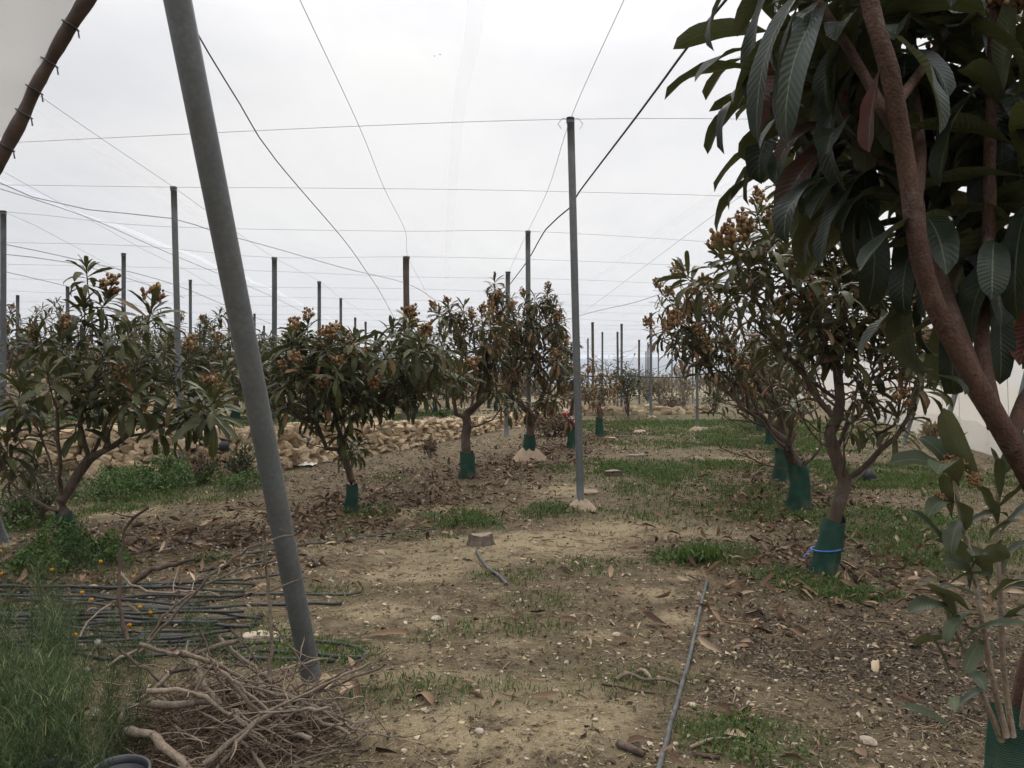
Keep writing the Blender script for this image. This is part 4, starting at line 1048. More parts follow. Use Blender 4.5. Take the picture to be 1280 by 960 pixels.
# young shoots sprouting from inside the same guard: felty young growth
D1 = 1.72
sh = thing('loquat_sapling', 'felty young loquat shoots rising from the green guard in the lower right corner', 'sapling', (bx - 0.03, by - 0.05, bz))
acc = Acc(); lf = Acc()
ST = [[(1258, 920, 1.84), (1240, 845, 1.78), (1225, 760, D1), (1212, 690, D1), (1198, 630, D1), (1190, 575, D1)],
      [(1266, 920, 1.84), (1255, 840, 1.8), (1250, 740, 1.76), (1246, 650, 1.76), (1250, 585, 1.76)],
      [(1252, 925, 1.86), (1225, 860, 1.78), (1205, 810, D1), (1190, 782, D1)],
      [(1275, 925, 1.86), (1288, 840, 1.8), (1310, 760, 1.8)]]
for q in ST:
    p_ = resample([P(*k) for k in q], 0.03); tube(acc, p_, np.linspace(0.0075, 0.0042, len(p_)), 8, rough=0.1)
acc.obj('stem', M['bark_pale'], sh)
for (a, b_, wd, bend, rnd) in (((1228, 602, 1.74), (1179, 511, 1.66), 0.055, -42, 0.5), ((1188, 590, D1), (1112, 577, 1.68), 0.05, 45, 0.4), ((1198, 608, D1), (1172, 578, 1.58), 0.07, 45, 0.8), ((1240, 640, 1.76), (1300, 585, 1.7), 0.055, -20, 0.4), ((1200, 650, D1), (1188, 690, 1.66), 0.045, 60, 0.6),
                             ((1235, 680, 1.75), (1272, 650, 1.7), 0.045, 60, 0.5), ((1222, 742, D1), (1178, 700, 1.66), 0.05, 70, 0.5), ((1240, 755, 1.75), (1282, 722, 1.7), 0.05, 60, 0.7), ((1212, 785, D1), (1135, 757, 1.66), 0.05, 60, 0.3), ((1195, 778, D1), (1150, 728, 1.65), 0.05, 50, 0.7),
                             ((1240, 790, 1.76), (1282, 768, 1.72), 0.05, 55, 0.4), ((1195, 630, D1), (1160, 640, 1.64), 0.045, 55, 0.6), ((1206, 668, D1), (1198, 620, 1.66), 0.055, 40, 0.3), ((1225, 710, 1.74), (1262, 690, 1.68), 0.05, 60, 0.6), ((1216, 720, D1), (1166, 672, 1.7), 0.048, 80, 0.5), ((1248, 660, 1.76), (1215, 600, 1.7), 0.055, 30, 0.9),
                             ((1192, 600, D1), (1150, 545, 1.8), 0.045, 60, 0.4), ((1250, 600, 1.76), (1300, 540, 1.75), 0.06, 30, 0.5), ((1230, 800, 1.76), (1205, 840, 1.68), 0.045, 40, 0.85), ((1225, 770, D1), (1180, 800, 1.64), 0.045, 65, 0.5), ((1250, 700, 1.76), (1300, 680, 1.72), 0.05, 50, 0.5), ((1236, 730, 1.74), (1215, 690, 1.6), 0.05, 40, 0.2)):
    leafPP(lf, P(*a), P(*b_), wd, bend, rnd, rng.normal() * 0.35)
rosettes(lf, [P(1190, 572, D1), P(1250, 582, 1.76), P(1191, 780, D1), P(1212, 690, D1), P(1246, 690, 1.76)], [np.array((0, 0, 1.0))] * 5, [1, 1, 0.8, 0.9, 0.9], 5, 10, 5, 0.12, 0.6, 0.24, 0.3)
lf.obj('foliage', M['leaf_young'], sh)
for (px, py, dd, s, ry) in ((1188, 596, D1, 0.34, 0.0), (1172, 628, D1 - 0.03, 0.2, -0.9), (1212, 606, D1 - 0.02, 0.2, 0.5)):
    o = bpy.data.objects.new('flower_cluster', FN); COL.objects.link(o); o.parent = sh; o.location = Vector(P(px, py, dd)) - sh.location; o.scale = (s,) * 3; o.rotation_euler = (0.2, ry, px)

# orchard on the upper terraces
def proto(seed, leaf, h, rad, nt_, barkm='bark', bare=0, size=0.25, nleaf=13):
    tl = []
    for k in range(nt_):
        a = rng.random() * 6.28; q = math.sqrt(rng.random()); zz = rng.random()
        rz = rad * (0.55 + 0.45 * math.sin(PI * (0.15 + 0.7 * zz))) * q
        tl.append((rz * math.cos(a), rz * math.sin(a), 0.75 + (h - 0.75) * zz * (1 - 0.25 * q * q), rng.random() < 0.42))
    t = loquat('x', [(0, 0, -0.05), (0.03, 0.02, 0.3), (0.0, 0.05, 0.6)], tl, leaf=leaf, nleaf=nleaf, ns=5, size=size, fill=0.3, rtrunk=0.06, guard_h=0.35, guard_r=0.09, bare=bare, flower_cap=18, barkm=barkm)
    return t
PR = [proto(1, 'leaf', 2.5, 1.5, 66), proto(2, 'leaf', 2.25, 1.4, 58), proto(3, 'leaf_mixed', 2.45, 1.45, 52, bare=14), proto(4, 'leaf_dry', 2.3, 1.35, 34, bare=26, nleaf=10)]
used = [0, 0, 0, 0]
def place(k, x, y, s, label, group='trees on the upper terraces'):
    if used[k] == 0: o = PR[k]
    else: o = copy_tree(PR[k])
    used[k] += 1
    o.location = (x, y, gz1(x, y)); o.rotation_euler = (0, 0, rng.random() * 6.28); o.scale = (s, s, s * (0.92 + 0.16 * rng.random()))
    tag(o, label, 'tree', group); return o
spec = [(0, 293, 19.0, 1.08, 'blossoming tree just left of the leaning prop on the upper terrace'), (1, 248, 21.5, 1.0, 'dark tree behind the grey post, on the upper terrace left of the prop'), (0, 195, 20.0, 1.0, 'upper terrace tree hidden behind the bushy left tree'), (2, 40, 19.0, 1.0, 'upper terrace tree at the left edge beneath the cables'),
        (0, 320, 24.5, 1.0, 'upper terrace tree right behind the leaning prop'), (1, 470, 24.5, 0.95, 'upper terrace tree behind the round bushy tree'), (3, 545, 30.0, 0.95, 'half bare upper terrace tree right of the dark wooden post'), (3, 590, 33.5, 0.98, 'half bare upper terrace tree seen through the forked loquat'), (2, 520, 27.5, 0.95, 'thin upper terrace tree just right of the dark wooden post'),
        (2, 620, 37.5, 0.95, 'half bare tree far along the upper terrace, left of the tallest loquat'), (2, 398, 23.0, 0.95, 'upper terrace tree hidden behind the round bushy tree crown'), (1, 120, 22.5, 0.9, 'upper terrace tree seen through the branches of the left tree'), (3, 640, 42, 1.0, 'half bare tree far along the upper terrace, behind the tallest loquat')]
for k, px, d, s, lb in spec:
    place(k, (px - 640) / F * d, d, s, lb)
cand = []
for row in range(6):
    for q in range(11):
        y = 27 + row * 5.0 + q * 1.2 + rng.normal() * 0.4; x = -34 + q * 4.3 + row * 1.2 + rng.normal() * 0.4
        sd, _ = poly_sd(np.array([x]), np.array([y]), WALL); px = 640 + F * x / y
        if sd[0] > 4.5 and -20 < px < 690: cand.append((x, y))
for x, y in cand:
    place(int(rng.choice([0, 1, 2, 3])), x, y, 0.85 + 0.2 * rng.random(), 'small dark tree far back on the upper terraces', 'distant trees on the upper terraces')

# ------------------------------------------------------------------ far end of the lawn
def leafy(name, label, c, rad, nl, lsize, mat, cat='bush', trunk=None, barkm='bark', upright=0.0, group=None, lobes=9):
    c = np.asarray(c, float); rad = np.asarray(rad, float)
    t = thing(name, label, cat, (c[0], c[1], gz1(c[0], c[1])), group)
    lc = rng.normal(size=(lobes, 3)); lc /= np.linalg.norm(lc, axis=1)[:, None]; lc *= 0.62 * rng.random((lobes, 1)) ** 0.4
    k = rng.integers(lobes, size=nl); q = rng.normal(size=(nl, 3)) * 0.26 + lc[k]
    Pt = c + q * rad; g0 = gz(Pt[:, 0], Pt[:, 1], False); Pt[:, 2] = np.maximum(Pt[:, 2], g0 + 0.02)
    acc = Acc(); sz = lsize * (0.6 + 0.8 * rng.random(nl))
    leaf_batch(acc, Pt, rng.random(nl) * 6.28, R(15 + 60 * upright) + rng.normal(size=nl) * 0.5, rng.random(nl) * 0.8, sz, sz * 0.34, rng.normal(size=nl) * 0.5, 4, 3, np.clip(rng.random(nl) * 0.6 + 0.4 * rng.random(lobes)[k], 0, 1))
    acc.obj('foliage', mat, t)
    st = Acc(); b0 = np.array((c[0], c[1], t.location.z - 0.03))
    for q in lc:
        e = c + q * rad; mid = (b0 + e) / 2 + rng.normal(size=3) * 0.08 * rad; tube(st, resample([b0, mid, e], 0.2), np.linspace(1, 0.35, len(resample([b0, mid, e], 0.2))) * (0.02 * rad.max() + 0.006), 5)
    st.obj('trunk' if cat == 'tree' else 'stem', M[barkm], t)
    return t
def at(px, py, d):
    p = P(px, py, d); return p
leafy('broadleaf_tree', 'round green tree at the far end of the lawn', at(786, 474, 41), (1.45, 1.4, 1.25), 1500, 0.2, M['leaf'], 'tree')
leafy('tamarisk_tree', 'pale straw coloured tree rising over the far end of the lawn', at(855, 474, 52), (0.8, 0.9, 1.6), 1100, 0.2, M['reed'], 'tree', barkm='bark_pale', upright=0.8)
leafy('dark_bush', 'dark rounded bush at the far end right of the straw coloured tree', at(893, 496, 46), (1.1, 1.0, 1.0), 900, 0.16, M['leaf'], 'bush')
leafy('dark_bush', 'low dark bush at the far end left of the straw coloured tree', at(838, 505, 48), (1.2, 1.0, 0.7), 900, 0.16, M['dry_brush'], 'bush')
leafy('reed_clump', 'tan dry reeds far beyond the lawn before the hill', at(826, 484, 66), (2.2, 1.5, 1.0), 900, 0.45, M['reed'], 'reeds', upright=1.0, barkm='bark_pale')
leafy('reed_clump', 'tan dry reeds far beyond the lawn at the right', at(900, 480, 72), (3.0, 1.5, 0.9), 1000, 0.45, M['reed'], 'reeds', upright=1.0, barkm='bark_pale')
leafy('dark_bush', 'dark hedge-like bush far off beneath the hill at left of the lawn', at(745, 490, 70), (4.5, 2, 1.3), 1500, 0.3, M['shrub_grey'], 'bush')
leafy('dark_bush', 'grey green bush far off beneath the hill behind the round tree', at(810, 480, 80), (3.5, 2, 1.6), 1300, 0.3, M['shrub_grey'], 'bush')
leafy('dark_bush', 'dark bush at the far right end beside the side net', at(925, 492, 58), (1.8, 1.6, 1.3), 1200, 0.2, M['leaf'], 'bush')
# bare tree
b = np.array(((768 - 640) / F * 62, 62, 0)); b[2] = gz1(*b[:2])
bt = thing('bare_tree', 'leafless brown tree before the hill, left of the round far tree', 'tree', b)
tp = [at(768 + rng.normal() * 18, 462 + rng.normal() * 12, 62 + rng.normal() * 0.8) for k in range(60)]
pos, par, en, f0 = skeleton([b, b + (0, 0, 0.6), b + (0.1, 0, 1.0)], tp, 0.3); acc = Acc(); branch_mesh(acc, pos, par, 0.012, 0.12, f0, 4); acc.obj('trunk', M['bark'], bt)
# low far walls closing the lawn
stone_wall('low dry bank of pale stones crossing behind the lawn', [(3.5, 42), (6.0, 42.5), (8.6, 43.5), (11, 46)], [0.45, 0.42, 0.4, 0.3], 0.5, 2, 'stone_bank')

# ------------------------------------------------------------------ ground cover
def scatter(n, d0, d1, power=1.0, half=0.74, xc=0.0):
    """random spots on the ground, denser near the path's start"""
    u = rng.random(n)
    if abs(power - 2) < 1e-6: d = d0 * (d1 / d0) ** u
    else:
        e = 2 - power; d = (d0 ** e + (d1 ** e - d0 ** e) * u) ** (1 / e)
    x = (rng.random(n) * 2 - 1) * half * d + xc
    return x, d
def keep(mask, *a): return [q[mask] for q in a]

def blades(acc, x, y, z, h, wd, rnd, lean=0.5):
    n = len(x); a = rng.random(n) * 6.28; b = rng.random(n) * 6.28
    ln = h * lean * (0.3 + rng.random(n))
    P0 = np.stack((x, y, z), -1); s = np.stack((np.cos(a), np.sin(a), 0 * a), -1) * wd[:, None] * 0.5
    l = np.stack((np.cos(b), np.sin(b), 0 * b), -1) * ln[:, None]; up = np.array((0, 0, 1.0)) * h[:, None]
    V = np.stack((P0 - s, P0 + s, P0 + s * 0.75 + l * 0.3 + up * 0.6, P0 - s * 0.75 + l * 0.3 + up * 0.6, P0 + l + up * 0.92), 1)
    o = (np.arange(n) * 5)[:, None]
    acc.add(V.reshape(-1, 3), np.array([[0, 1, 2, 3]]) + o, np.array([[3, 2, 4]]) + o, rnd=np.repeat(rnd, 5))
def flakes(acc, x, y, z, L_, W_, rnd, tilt=0.35, curl=0.3):
    n = len(x); a = rng.random(n) * 6.28; ti = rng.normal(size=n) * tilt; ro = rng.normal(size=n) * tilt
    f = np.stack((np.cos(a) * np.cos(ti), np.sin(a) * np.cos(ti), np.sin(ti)), -1)
    s = np.stack((-np.sin(a) * np.cos(ro), np.cos(a) * np.cos(ro), np.sin(ro)), -1)
    C = np.stack((x, y, z + np.abs(np.sin(ti)) * L_ * 0.5 + np.abs(np.sin(ro)) * W_ * 0.4 + 0.002), -1)
    F_ = f * L_[:, None] * 0.5; S_ = s * W_[:, None] * 0.5; N_ = np.cross(f, s) * (W_ * curl * rng.normal(size=n))[:, None]
    j = lambda: (0.6 + 0.7 * rng.random((n, 1)))
    V = np.stack((C - F_ - S_ * j(), C - F_ * 0.7 + S_ * j(), C + N_ - S_ * j(), C + N_ * 0.7 + S_ * j(), C + F_ - S_ * 0.5 * j(), C + F_ * j() + S_ * 0.5 * j()), 1)
    o = (np.arange(n) * 6)[:, None]
    acc.add(V.reshape(-1, 3), np.concatenate((np.array([[0, 2, 3, 1]]) + o, np.array([[2, 4, 5, 3]]) + o)), rnd=np.repeat(rnd, 6))

# grass in the patches
acc = Acc()
x, y = scatter(900000, 2.2, 36, 1.3)
g, p, mu, li = zones(x, y)
k = rng.random(len(x)) < np.clip(g * 1.15 - 0.12, 0, 1) * sm(0.22, 0.62, fbm(x * 5, y * 5, 3) + 0.28 * g) * (0.22 + 0.78 * sm(0.42, 0.58, fbm(x * 1.2 + 31, y * 0.8 + 11, 4)))
x, y, g = keep(k, x, y, g); d = y
h = (0.022 + 0.055 * rng.random(len(x)) ** 1.5) * (0.5 + 0.7 * g) * (1 + 0.02 * d)
blades(acc, x, y, gz(x, y) - 0.004, h, 0.0035 + 0.0007 * d, np.clip(rng.normal(0.45, 0.22, len(x)) + 0.25 * (fbm(x * 3, y * 3, 2) - 0.5), 0, 1), 0.8)
# stray blades in the bare soil
x, y = scatter(26000, 2.2, 18, 1.5); g, p, mu, li = zones(x, y)
k = rng.random(len(x)) < 0.5 * sm(0.5, 0.72, fbm(x * 1.7 + 20, y * 1.7, 3)) * (1 - 0.6 * p) + 0.03; x, y = keep(k, x, y)
blades(acc, x, y, gz(x, y) - 0.003, 0.012 + 0.03 * rng.random(len(x)) ** 2, 0.003 + 0.0006 * y, rng.random(len(x)), 1.0)
print('grass', acc.n)
tag(acc.obj('grass', M['grass']), 'short green grass in patches between the rows', None, kind='stuff')

# low clover-like weeds: denser, darker mounds
acc = Acc()
CL = [(190, 612, 84, 20, 0.30, 26000), (580, 651, 56, 13, 0.09, 9000), (300, 612, 32, 11, 0.18, 3500), (90, 712, 70, 20, 0.22, 8000), (30, 660, 60, 20, 0.22, 5000), (1110, 655, 110, 26, 0.05, 12000), (880, 697, 60, 12, 0.06, 4500), (990, 722, 90, 16, 0.05, 6000),
      (1060, 743, 55, 7, 0.05, 3000), (690, 637, 46, 9, 0.06, 3500), (930, 928, 70, 28, 0.02, 900), (440, 640, 18, 6, 0.08, 700), (470, 642, 26, 7, 0.1, 1200), (262, 702, 34, 7, 0.07, 1800), (820, 592, 86, 13, 0.05, 5000), (350, 800, 70, 36, 0.06, 4500), (520, 672, 30, 6, 0.03, 700), (1140, 600, 80, 16, 0.06, 4000)]
for px, py, wx, hy, hh, n in CL:
    mound = hh > 0.15
    c = Gp(px, py); ex = 1.0 if mound else 1.45
    rx = wx * c[1] / F * ex; ry = min(hy * c[1] ** 2 / (CAMZ * F), rx * 2.2) * ex
    a = rng.random(n) * 6.28; q = np.sqrt(rng.random(n)); x = c[0] + rx * q * np.cos(a); y = c[1] + ry * q * np.sin(a)
    den = fbm(x * 5, y * 5, 3); pat = fbm(x * 1.7 + 7, y * 1.7 + 3, 4)
    e = (pat - 0.5) * 1.9 + (den - 0.5) * 0.9 + 0.72 - q
    k = rng.random(n) < sm(-0.05, 0.55, e) * (1.0 if mound else 0.62); x, y, q, den, e = keep(k, x, y, q, den, e)
    top = hh * (1.5 if mound else 1) * np.clip(e * 1.3, 0.05, 1.1) * (0.5 + 1.0 * fbm(x * 3.5, y * 3.5, 3)) + 0.012
    z = gz(x, y) + top * (1 - 0.6 * rng.random(len(x)) ** 2)
    L_ = (0.012 + 0.016 * rng.random(len(x))) * (0.8 + 0.03 * c[1]) * (1.5 if mound else 1)
    flakes(acc, x, y, z, L_, L_ * (0.35 + 0.4 * rng.random(len(x))), np.clip(rng.random(len(x)) * 0.8 + 0.5 * (den - 0.4), 0, 1), 0.75, 0.4)
tag(acc.obj('ground_weeds', M['clover']), 'dense low green weeds in mounds and patches', None, kind='stuff')

# shredded wood and grit
acc = Acc()
x, y = scatter(380000, 2.2, 26, 1.6); g, p, mu, li = zones(x, y)
k = rng.random(len(x)) < np.clip(0.34 + 0.75 * mu - 0.30 * p - 0.25 * g, 0.05, 1); x, y, mu = keep(k, x, y, mu)
L_ = (0.008 + 0.030 * rng.random(len(x)) ** 2.2) * (0.75 + 0.07 * y)
flakes(acc, x, y, gz(x, y), L_, L_ * (0.18 + 0.5 * rng.random(len(x)) ** 2), np.clip(rng.random(len(x)) ** 1.5 - 0.12 * mu + 0.02, 0, 1), 0.28, 0.4)
tag(acc.obj('wood_chips', M['chip']), 'shredded bark and wood chips strewn over the soil', None, kind='stuff')
acc = Acc()
x, y = scatter(5200, 2.3, 16, 1.6); g, p, mu, li = zones(x, y); k = rng.random(len(x)) < 0.35 + 0.6 * p - 0.3 * g; x, y = keep(k, x, y); z = gz(x, y)
for a, b_, c_ in zip(x, y, z):
    s = (0.004 + 0.016 * rng.random() ** 3.0) * (0.8 + 0.07 * b_); rock(acc, (a, b_, c_ + s * 0.25), (s, s * (0.7 + 0.5 * rng.random()), s * 0.6), ICO1, rnd=rng.random())
tag(acc.obj('gravel', M['pebble'], smooth=False), 'small pale stones scattered over the soil', None, kind='stuff')
acc = Acc()
x, y = scatter(9000, 2.3, 14, 1.7); g, p, mu, li = zones(x, y); k = rng.random(len(x)) < (0.25 + 0.75 * sm(0.45, 0.62, fbm(x * 1.3 + 70, y * 1.3, 3))) * (1 - 0.5 * g); x, y = keep(k, x, y); z = gz(x, y)
for a, b_, c_ in zip(x, y, z):
    s = (0.004 + 0.017 * rng.random() ** 2.6) * (0.8 + 0.06 * b_); rock(acc, (a, b_, c_ + s * 0.1), (s, s * (0.7 + 0.5 * rng.random()), s * 0.6), ICO1, rnd=rng.random())
tag(acc.obj('soil_clods', M['clod'], smooth=False), 'crumbly soil clods lying on the path', None, kind='stuff')
# thin twigs and straws lying about
acc = Acc()
x, y = scatter(4200, 2.3, 13, 1.5)
for a, b_ in zip(x, y):
    ln = 0.03 + 0.16 * rng.random() ** 2.5; an = rng.random() * 6.28; f = np.array((math.cos(an), math.sin(an), 0)) * ln
    q = np.array((a, b_, 0)); pts = np.stack((q - f / 2, q + rng.normal(size=3) * ln * 0.06, q + f / 2)); pts[:, 2] = gz(pts[:, 0], pts[:, 1]) + 0.004 + 0.008 * rng.random(3)
    tube(acc, pts, (0.0012 + 0.0018 * rng.random() ** 2) * (0.7 + 0.1 * b_), 4, cap=False, rnd=rng.random())
tag(acc.obj('twig_litter', M['straw']), 'thin dry straws and twigs lying on the soil', None, kind='stuff')
# dead leaves
acc = Acc()
x, y = scatter(75000, 2.9, 40, 1.25); g, p, mu, li = zones(x, y)
k = rng.random(len(x)) < np.clip(0.006 + 1.0 * li * (1 - 0.4 * g) + 0.10 * g, 0, 1); x, y = keep(k, x, y); n = len(x)
L_ = (0.055 + 0.11 * rng.random(n) ** 1.5) * (1 + 0.010 * y)
leaf_batch(acc, np.stack((x, y, gz(x, y) + 0.008 + 0.012 * rng.random(n)), -1), rng.random(n) * 6.28, rng.normal(size=n) * 0.22 + 0.12, rng.normal(size=n) * 1.0 + 0.3, L_, L_ * (0.26 + 0.2 * rng.random(n)), rng.normal(size=n) * 0.8, 5, 3, np.clip(rng.normal(0.42, 0.27, n), 0, 1), fold=0.6)
print('litter', n)
tag(acc.obj('leaf_litter', M['litter']), 'brown fallen loquat leaves lying under the rows', None, kind='stuff')

# ------------------------------------------------------------------ feathery weeds at the lower left, with yellow flowers
acc = Acc()
def feather(acc, base, h, n, spread):
    lean = rng.normal(size=2) * spread * 0.5
    t = rng.random(n) ** 0.8; a = rng.random(n) * 6.28
    stem = np.stack((base[0] + lean[0] * t ** 1.4, base[1] + lean[1] * t ** 1.4, base[2] + h * t), -1)
    r_ = spread * (0.35 + 0.65 * (1 - t)) * rng.random(n) ** 0.6
    x = stem[:, 0] + r_ * np.cos(a); y = stem[:, 1] + r_ * np.sin(a); z = stem[:, 2] + 0.04 * rng.normal(size=n)
    blades(acc, x, y, np.maximum(z - 0.02, base[2]), (0.018 + 0.045 * rng.random(n)), np.full(n, 0.0024), np.clip(rng.random(n) ** 1.9 * (0.55 + 0.55 * t), 0, 1), 1.6)
    s = np.linspace(0, 1, 5); tube(acc, np.stack((base[0] + lean[0] * s ** 1.4, base[1] + lean[1] * s ** 1.4, base[2] + h * s), -1), 0.002, 4, cap=False, rnd=0.55)
for k in range(250):
    px = rng.uniform(-300, 185); py = rng.uniform(835, 1080)
    if rng.random() < (px - 40) / 150: continue
    q = Gp(px, py); q[2] = gz1(q[0], q[1]); feather(acc, q, rng.uniform(0.28, 0.56) * (1 if px < 90 else 0.7), 420, rng.uniform(0.08, 0.16))
for k in range(70):
    px = rng.uniform(-60, 330); py = rng.uniform(735, 850); q = Gp(px, py); q[2] = gz1(q[0], q[1]); feather(acc, q, rng.uniform(0.08, 0.26) * (1 if px < 180 else 0.55), 110, rng.uniform(0.06, 0.14))
for k in range(45):
    px = rng.uniform(-30, 130); py = rng.uniform(690, 740); q = Gp(px, py); q[2] = gz1(q[0], q[1]); feather(acc, q, rng.uniform(0.1, 0.3), 90, rng.uniform(0.08, 0.16))
tag(acc.obj('weed_patch', M['weed']), 'tall feathery green weeds crowding the lower left corner', None, kind='stuff')
# shrubs near the wall
def wildplant(name, label, px, py, rad, nl, ls, mat, up=0.3, lob=8):
    q = on_ground(px, py); return leafy(name, label, q + (0, 0, rad[2] * 0.75), rad, nl, ls, mat, 'shrub', barkm='bark', upright=up, lobes=lob)
wildplant('grey_shrub', 'grey green shrub behind the trunk of the bushy left tree', 45, 655, (0.75, 0.5, 0.42), 2600, 0.05, M['shrub_grey'])
wildplant('dry_shrub', 'brown dried shrub behind the left trunk, against the stone wall', 35, 640, (0.4, 0.3, 0.5), 900, 0.06, M['dry_brush'])
wildplant('leafy_shrub', 'small dark leafy shrub by the wall just left of the leaning prop', 302, 606, (0.27, 0.25, 0.50), 420, 0.11, M['shrub_grey'], 0.5, 6)
wildplant('dry_shrub', 'brown dried weeds against the wall left of the leaning prop', 252, 588, (0.42, 0.3, 0.42), 700, 0.07, M['dry_brush'], 0.7)
wildplant('dry_shrub', 'dark brown clump of dead weeds before the wall near the wooden post', 538, 572, (0.25, 0.22, 0.22), 600, 0.06, M['dry_brush'], 0.5, 5)
wildplant('dry_shrub', 'dead grass tuft at the foot of the side net', 1166, 552, (0.36, 0.3, 0.3), 500, 0.2, M['straw'], 1.0, 6)
wildplant('green_shrub', 'small green weed growing from the stone wall right of the wooden post', 558, 540, (0.35, 0.25, 0.2), 350, 0.1, M['clover'], 0.3, 5)
wildplant('dark_shrub', 'dark brushwood heap at the foot of the tallest loquat', 690, 546, (1.0, 0.7, 0.45), 1300, 0.14, M['dry_brush'], 0.2, 7)
wildplant('grass_tuft', 'green and straw grass tuft at the top of the black foreground pipe', 868, 703, (0.34, 0.24, 0.06), 360, 0.075, M['grass'], 0.9, 9)

def bloom(px, py, d, label, s=1.0):
    q = P(px, py, d); b = np.array((q[0] + rng.normal() * 0.03, q[1] + 0.05, 0.0)); b[2] = gz1(b[0], b[1])
    if b[2] > q[2] - 0.05: q[2] = b[2] + 0.08
    t = thing('yellow_flower', label, 'flower', b, 'yellow flowers among the weeds')
    a = Acc(); tube(a, resample([b, (b + q) / 2 + rng.normal(size=3) * 0.015, q], 0.04), 0.002, 5); a.obj('stem', M['stem'], t)
    a = Acc(); n = 22; az_ = np.arange(n) / n * 6.28; L_ = np.full(n, 0.021 * s)
    leaf_batch(a, np.repeat(q[None], n, 0) + (0, 0, -0.004), az_, np.where(np.arange(n) % 2, 0.75, 1.05) + rng.normal(size=n) * 0.1, np.full(n, -0.5), L_, L_ * 0.5, np.zeros(n), 5, 3, 0.4 + 0.6 * rng.random(n), petiole=0.02)
    a.obj('petals', M['yellow'], t)
    a = Acc(); V, T = ICO2; a.add(V * np.array((0.009, 0.009, 0.008)) * s + q + (0, 0, 0.004), None, T, rnd=0.0); a.obj('centre', M['yellow'], t)
FL = [(192, 674, 6.1, 'yellow flower standing highest, above the black pipe behind the heap'), (65, 713, 5.6, 'yellow flower beside the green weeds under the bushy left tree'), (126, 703, 5.6, 'yellow flower on a tall stem right of the green trunk guard'), (2, 718, 5.6, 'yellow flower at the left edge over the pipe bundle'),
      (103, 742, 5.2, 'pale yellow flower over the pipe bundle, left of the orange one'), (115, 751, 5.1, 'orange yellow flower over the pipe bundle, the darkest bloom'), (175, 760, 4.9, 'larger yellow flower of the pair left of the branch heap'), (188, 767, 4.9, 'smaller yellow flower of the pair left of the branch heap'), (162, 783, 4.6, 'yellow flower against the upright crooked stick'),
      (94, 795, 4.4, 'yellow flower alone in the middle of the weeds'), (51, 936, 3.5, 'yellow flower lowest in the corner weeds'), (167, 722, 5.6, 'pale yellow flower above the left end of the heap'), (146, 717, 5.6, 'tiny yellow bud between the stick and the left trunk'), (0, 690, 5.8, 'orange flower cut by the left edge near the prop foot')]
for q in FL: bloom(*q, s=1.05 if 'tiny' not in q[3] else 0.6)
for px, py, d in ((63, 859, 3.9), (119, 888, 3.7), (108, 837, 4.1), (122, 802, 4.4), (41, 814, 4.3)):
    q = P(px, py, d); b = np.array((q[0], q[1] + 0.03, gz1(q[0], q[1]))); t = thing('seed_head', 'white fluffy seed head among the corner weeds', 'seed head', b, 'white seed heads in the weeds')
    a = Acc(); tube(a, [b, q], 0.0015, 4); a.obj('stem', M['stem'], t)
    a = Acc()
    for k in range(60):
        v = rng.normal(size=3); v /= np.linalg.norm(v); tube(a, [q, q + v * 0.017], 0.0007, 3, cap=False)
    a.obj('fluff', M['white_rag'], t)

# ------------------------------------------------------------------ drip pipes
def pipe(pts, r, label, mat='hose', group=None, lift=0.0, wob=0.012):
    q = []
    for p in pts:
        c = on_ground(p[0], p[1]); q.append(c)
    q = resample(q, 0.10); n = len(q)
    s = rng.random() * 10
    q[:, 1] += wob * np.sin(np.arange(n) * 0.35 + s); q[:, 0] += wob * 0.5 * np.sin(np.arange(n) * 0.23 + s)
    q[:, 2] = np.maximum(gz(q[:, 0], q[:, 1]) + r * 0.7, 0 * q[:, 2] - 1) + lift * (0.6 + 0.4 * np.sin(np.arange(n) * 0.2 + s))
    a = Acc(); tube(a, q, r, 9); o = a.obj('drip_pipe', M[mat], None, origin=q[0]); return tag(o, label, 'pipe', group)
pipe([(884, 728), (876, 760), (870, 790), (862, 822), (852, 856), (842, 892), (834, 925), (824, 965), (818, 1000)], 0.0125, 'grey black drip pipe running towards the viewer over the right foreground', 'hose_dusty', wob=0.004)
pipe([(-30, 722), (20, 708), (60, 702), (110, 697), (160, 693), (210, 684), (260, 676), (330, 690 - 14)], 0.013, 'black pipe lying behind the bundle, passing the foot of the left tree', 'hose_dusty')
pipe([(200, 712), (270, 698), (330, 690), (400, 680), (470, 670), (545, 662)], 0.0125, 'dusty black pipe running behind the prop towards the green weed patch', 'hose_dusty')
pipe([(597, 690), (603, 702), (614, 716), (628, 727), (632, 733)], 0.016, 'short curved length of dusty pipe beside the stump', 'hose_dusty')
GP = 'black drip pipes in the bundle'
lab = 'long black drip pipe in the low bundle behind the branch heap'
for k in range(22):
    y0 = 734 + k * 4.0 + rng.normal() * 3; x0 = -60 + rng.normal() * 20; x1 = rng.uniform(250, 330)
    xs = np.linspace(x0, x1, 6); sl_ = rng.normal() * 0.03; am_ = 3 + 5 * rng.random(); fr_ = 0.010 + 0.014 * rng.random()
    pipe([(q, min(832, y0 + am_ * math.sin(q * fr_ + k * 2.3) + (q - 120) * sl_)) for q in xs], 0.010, lab, 'hose' if k % 5 else 'hose_dusty', GP, 0.03 * (k % 4))
pipe([(60, 752), (200, 748), (320, 744), (400, 744), (452, 742)], 0.011, 'pipe of the bundle whose end with a rusty cap shows far right of the prop', 'hose', GP)
pipe([(80, 764), (250, 762), (350, 758), (426, 756)], 0.013, 'pipe of the bundle ending just right of the prop at mid height', 'hose', GP)
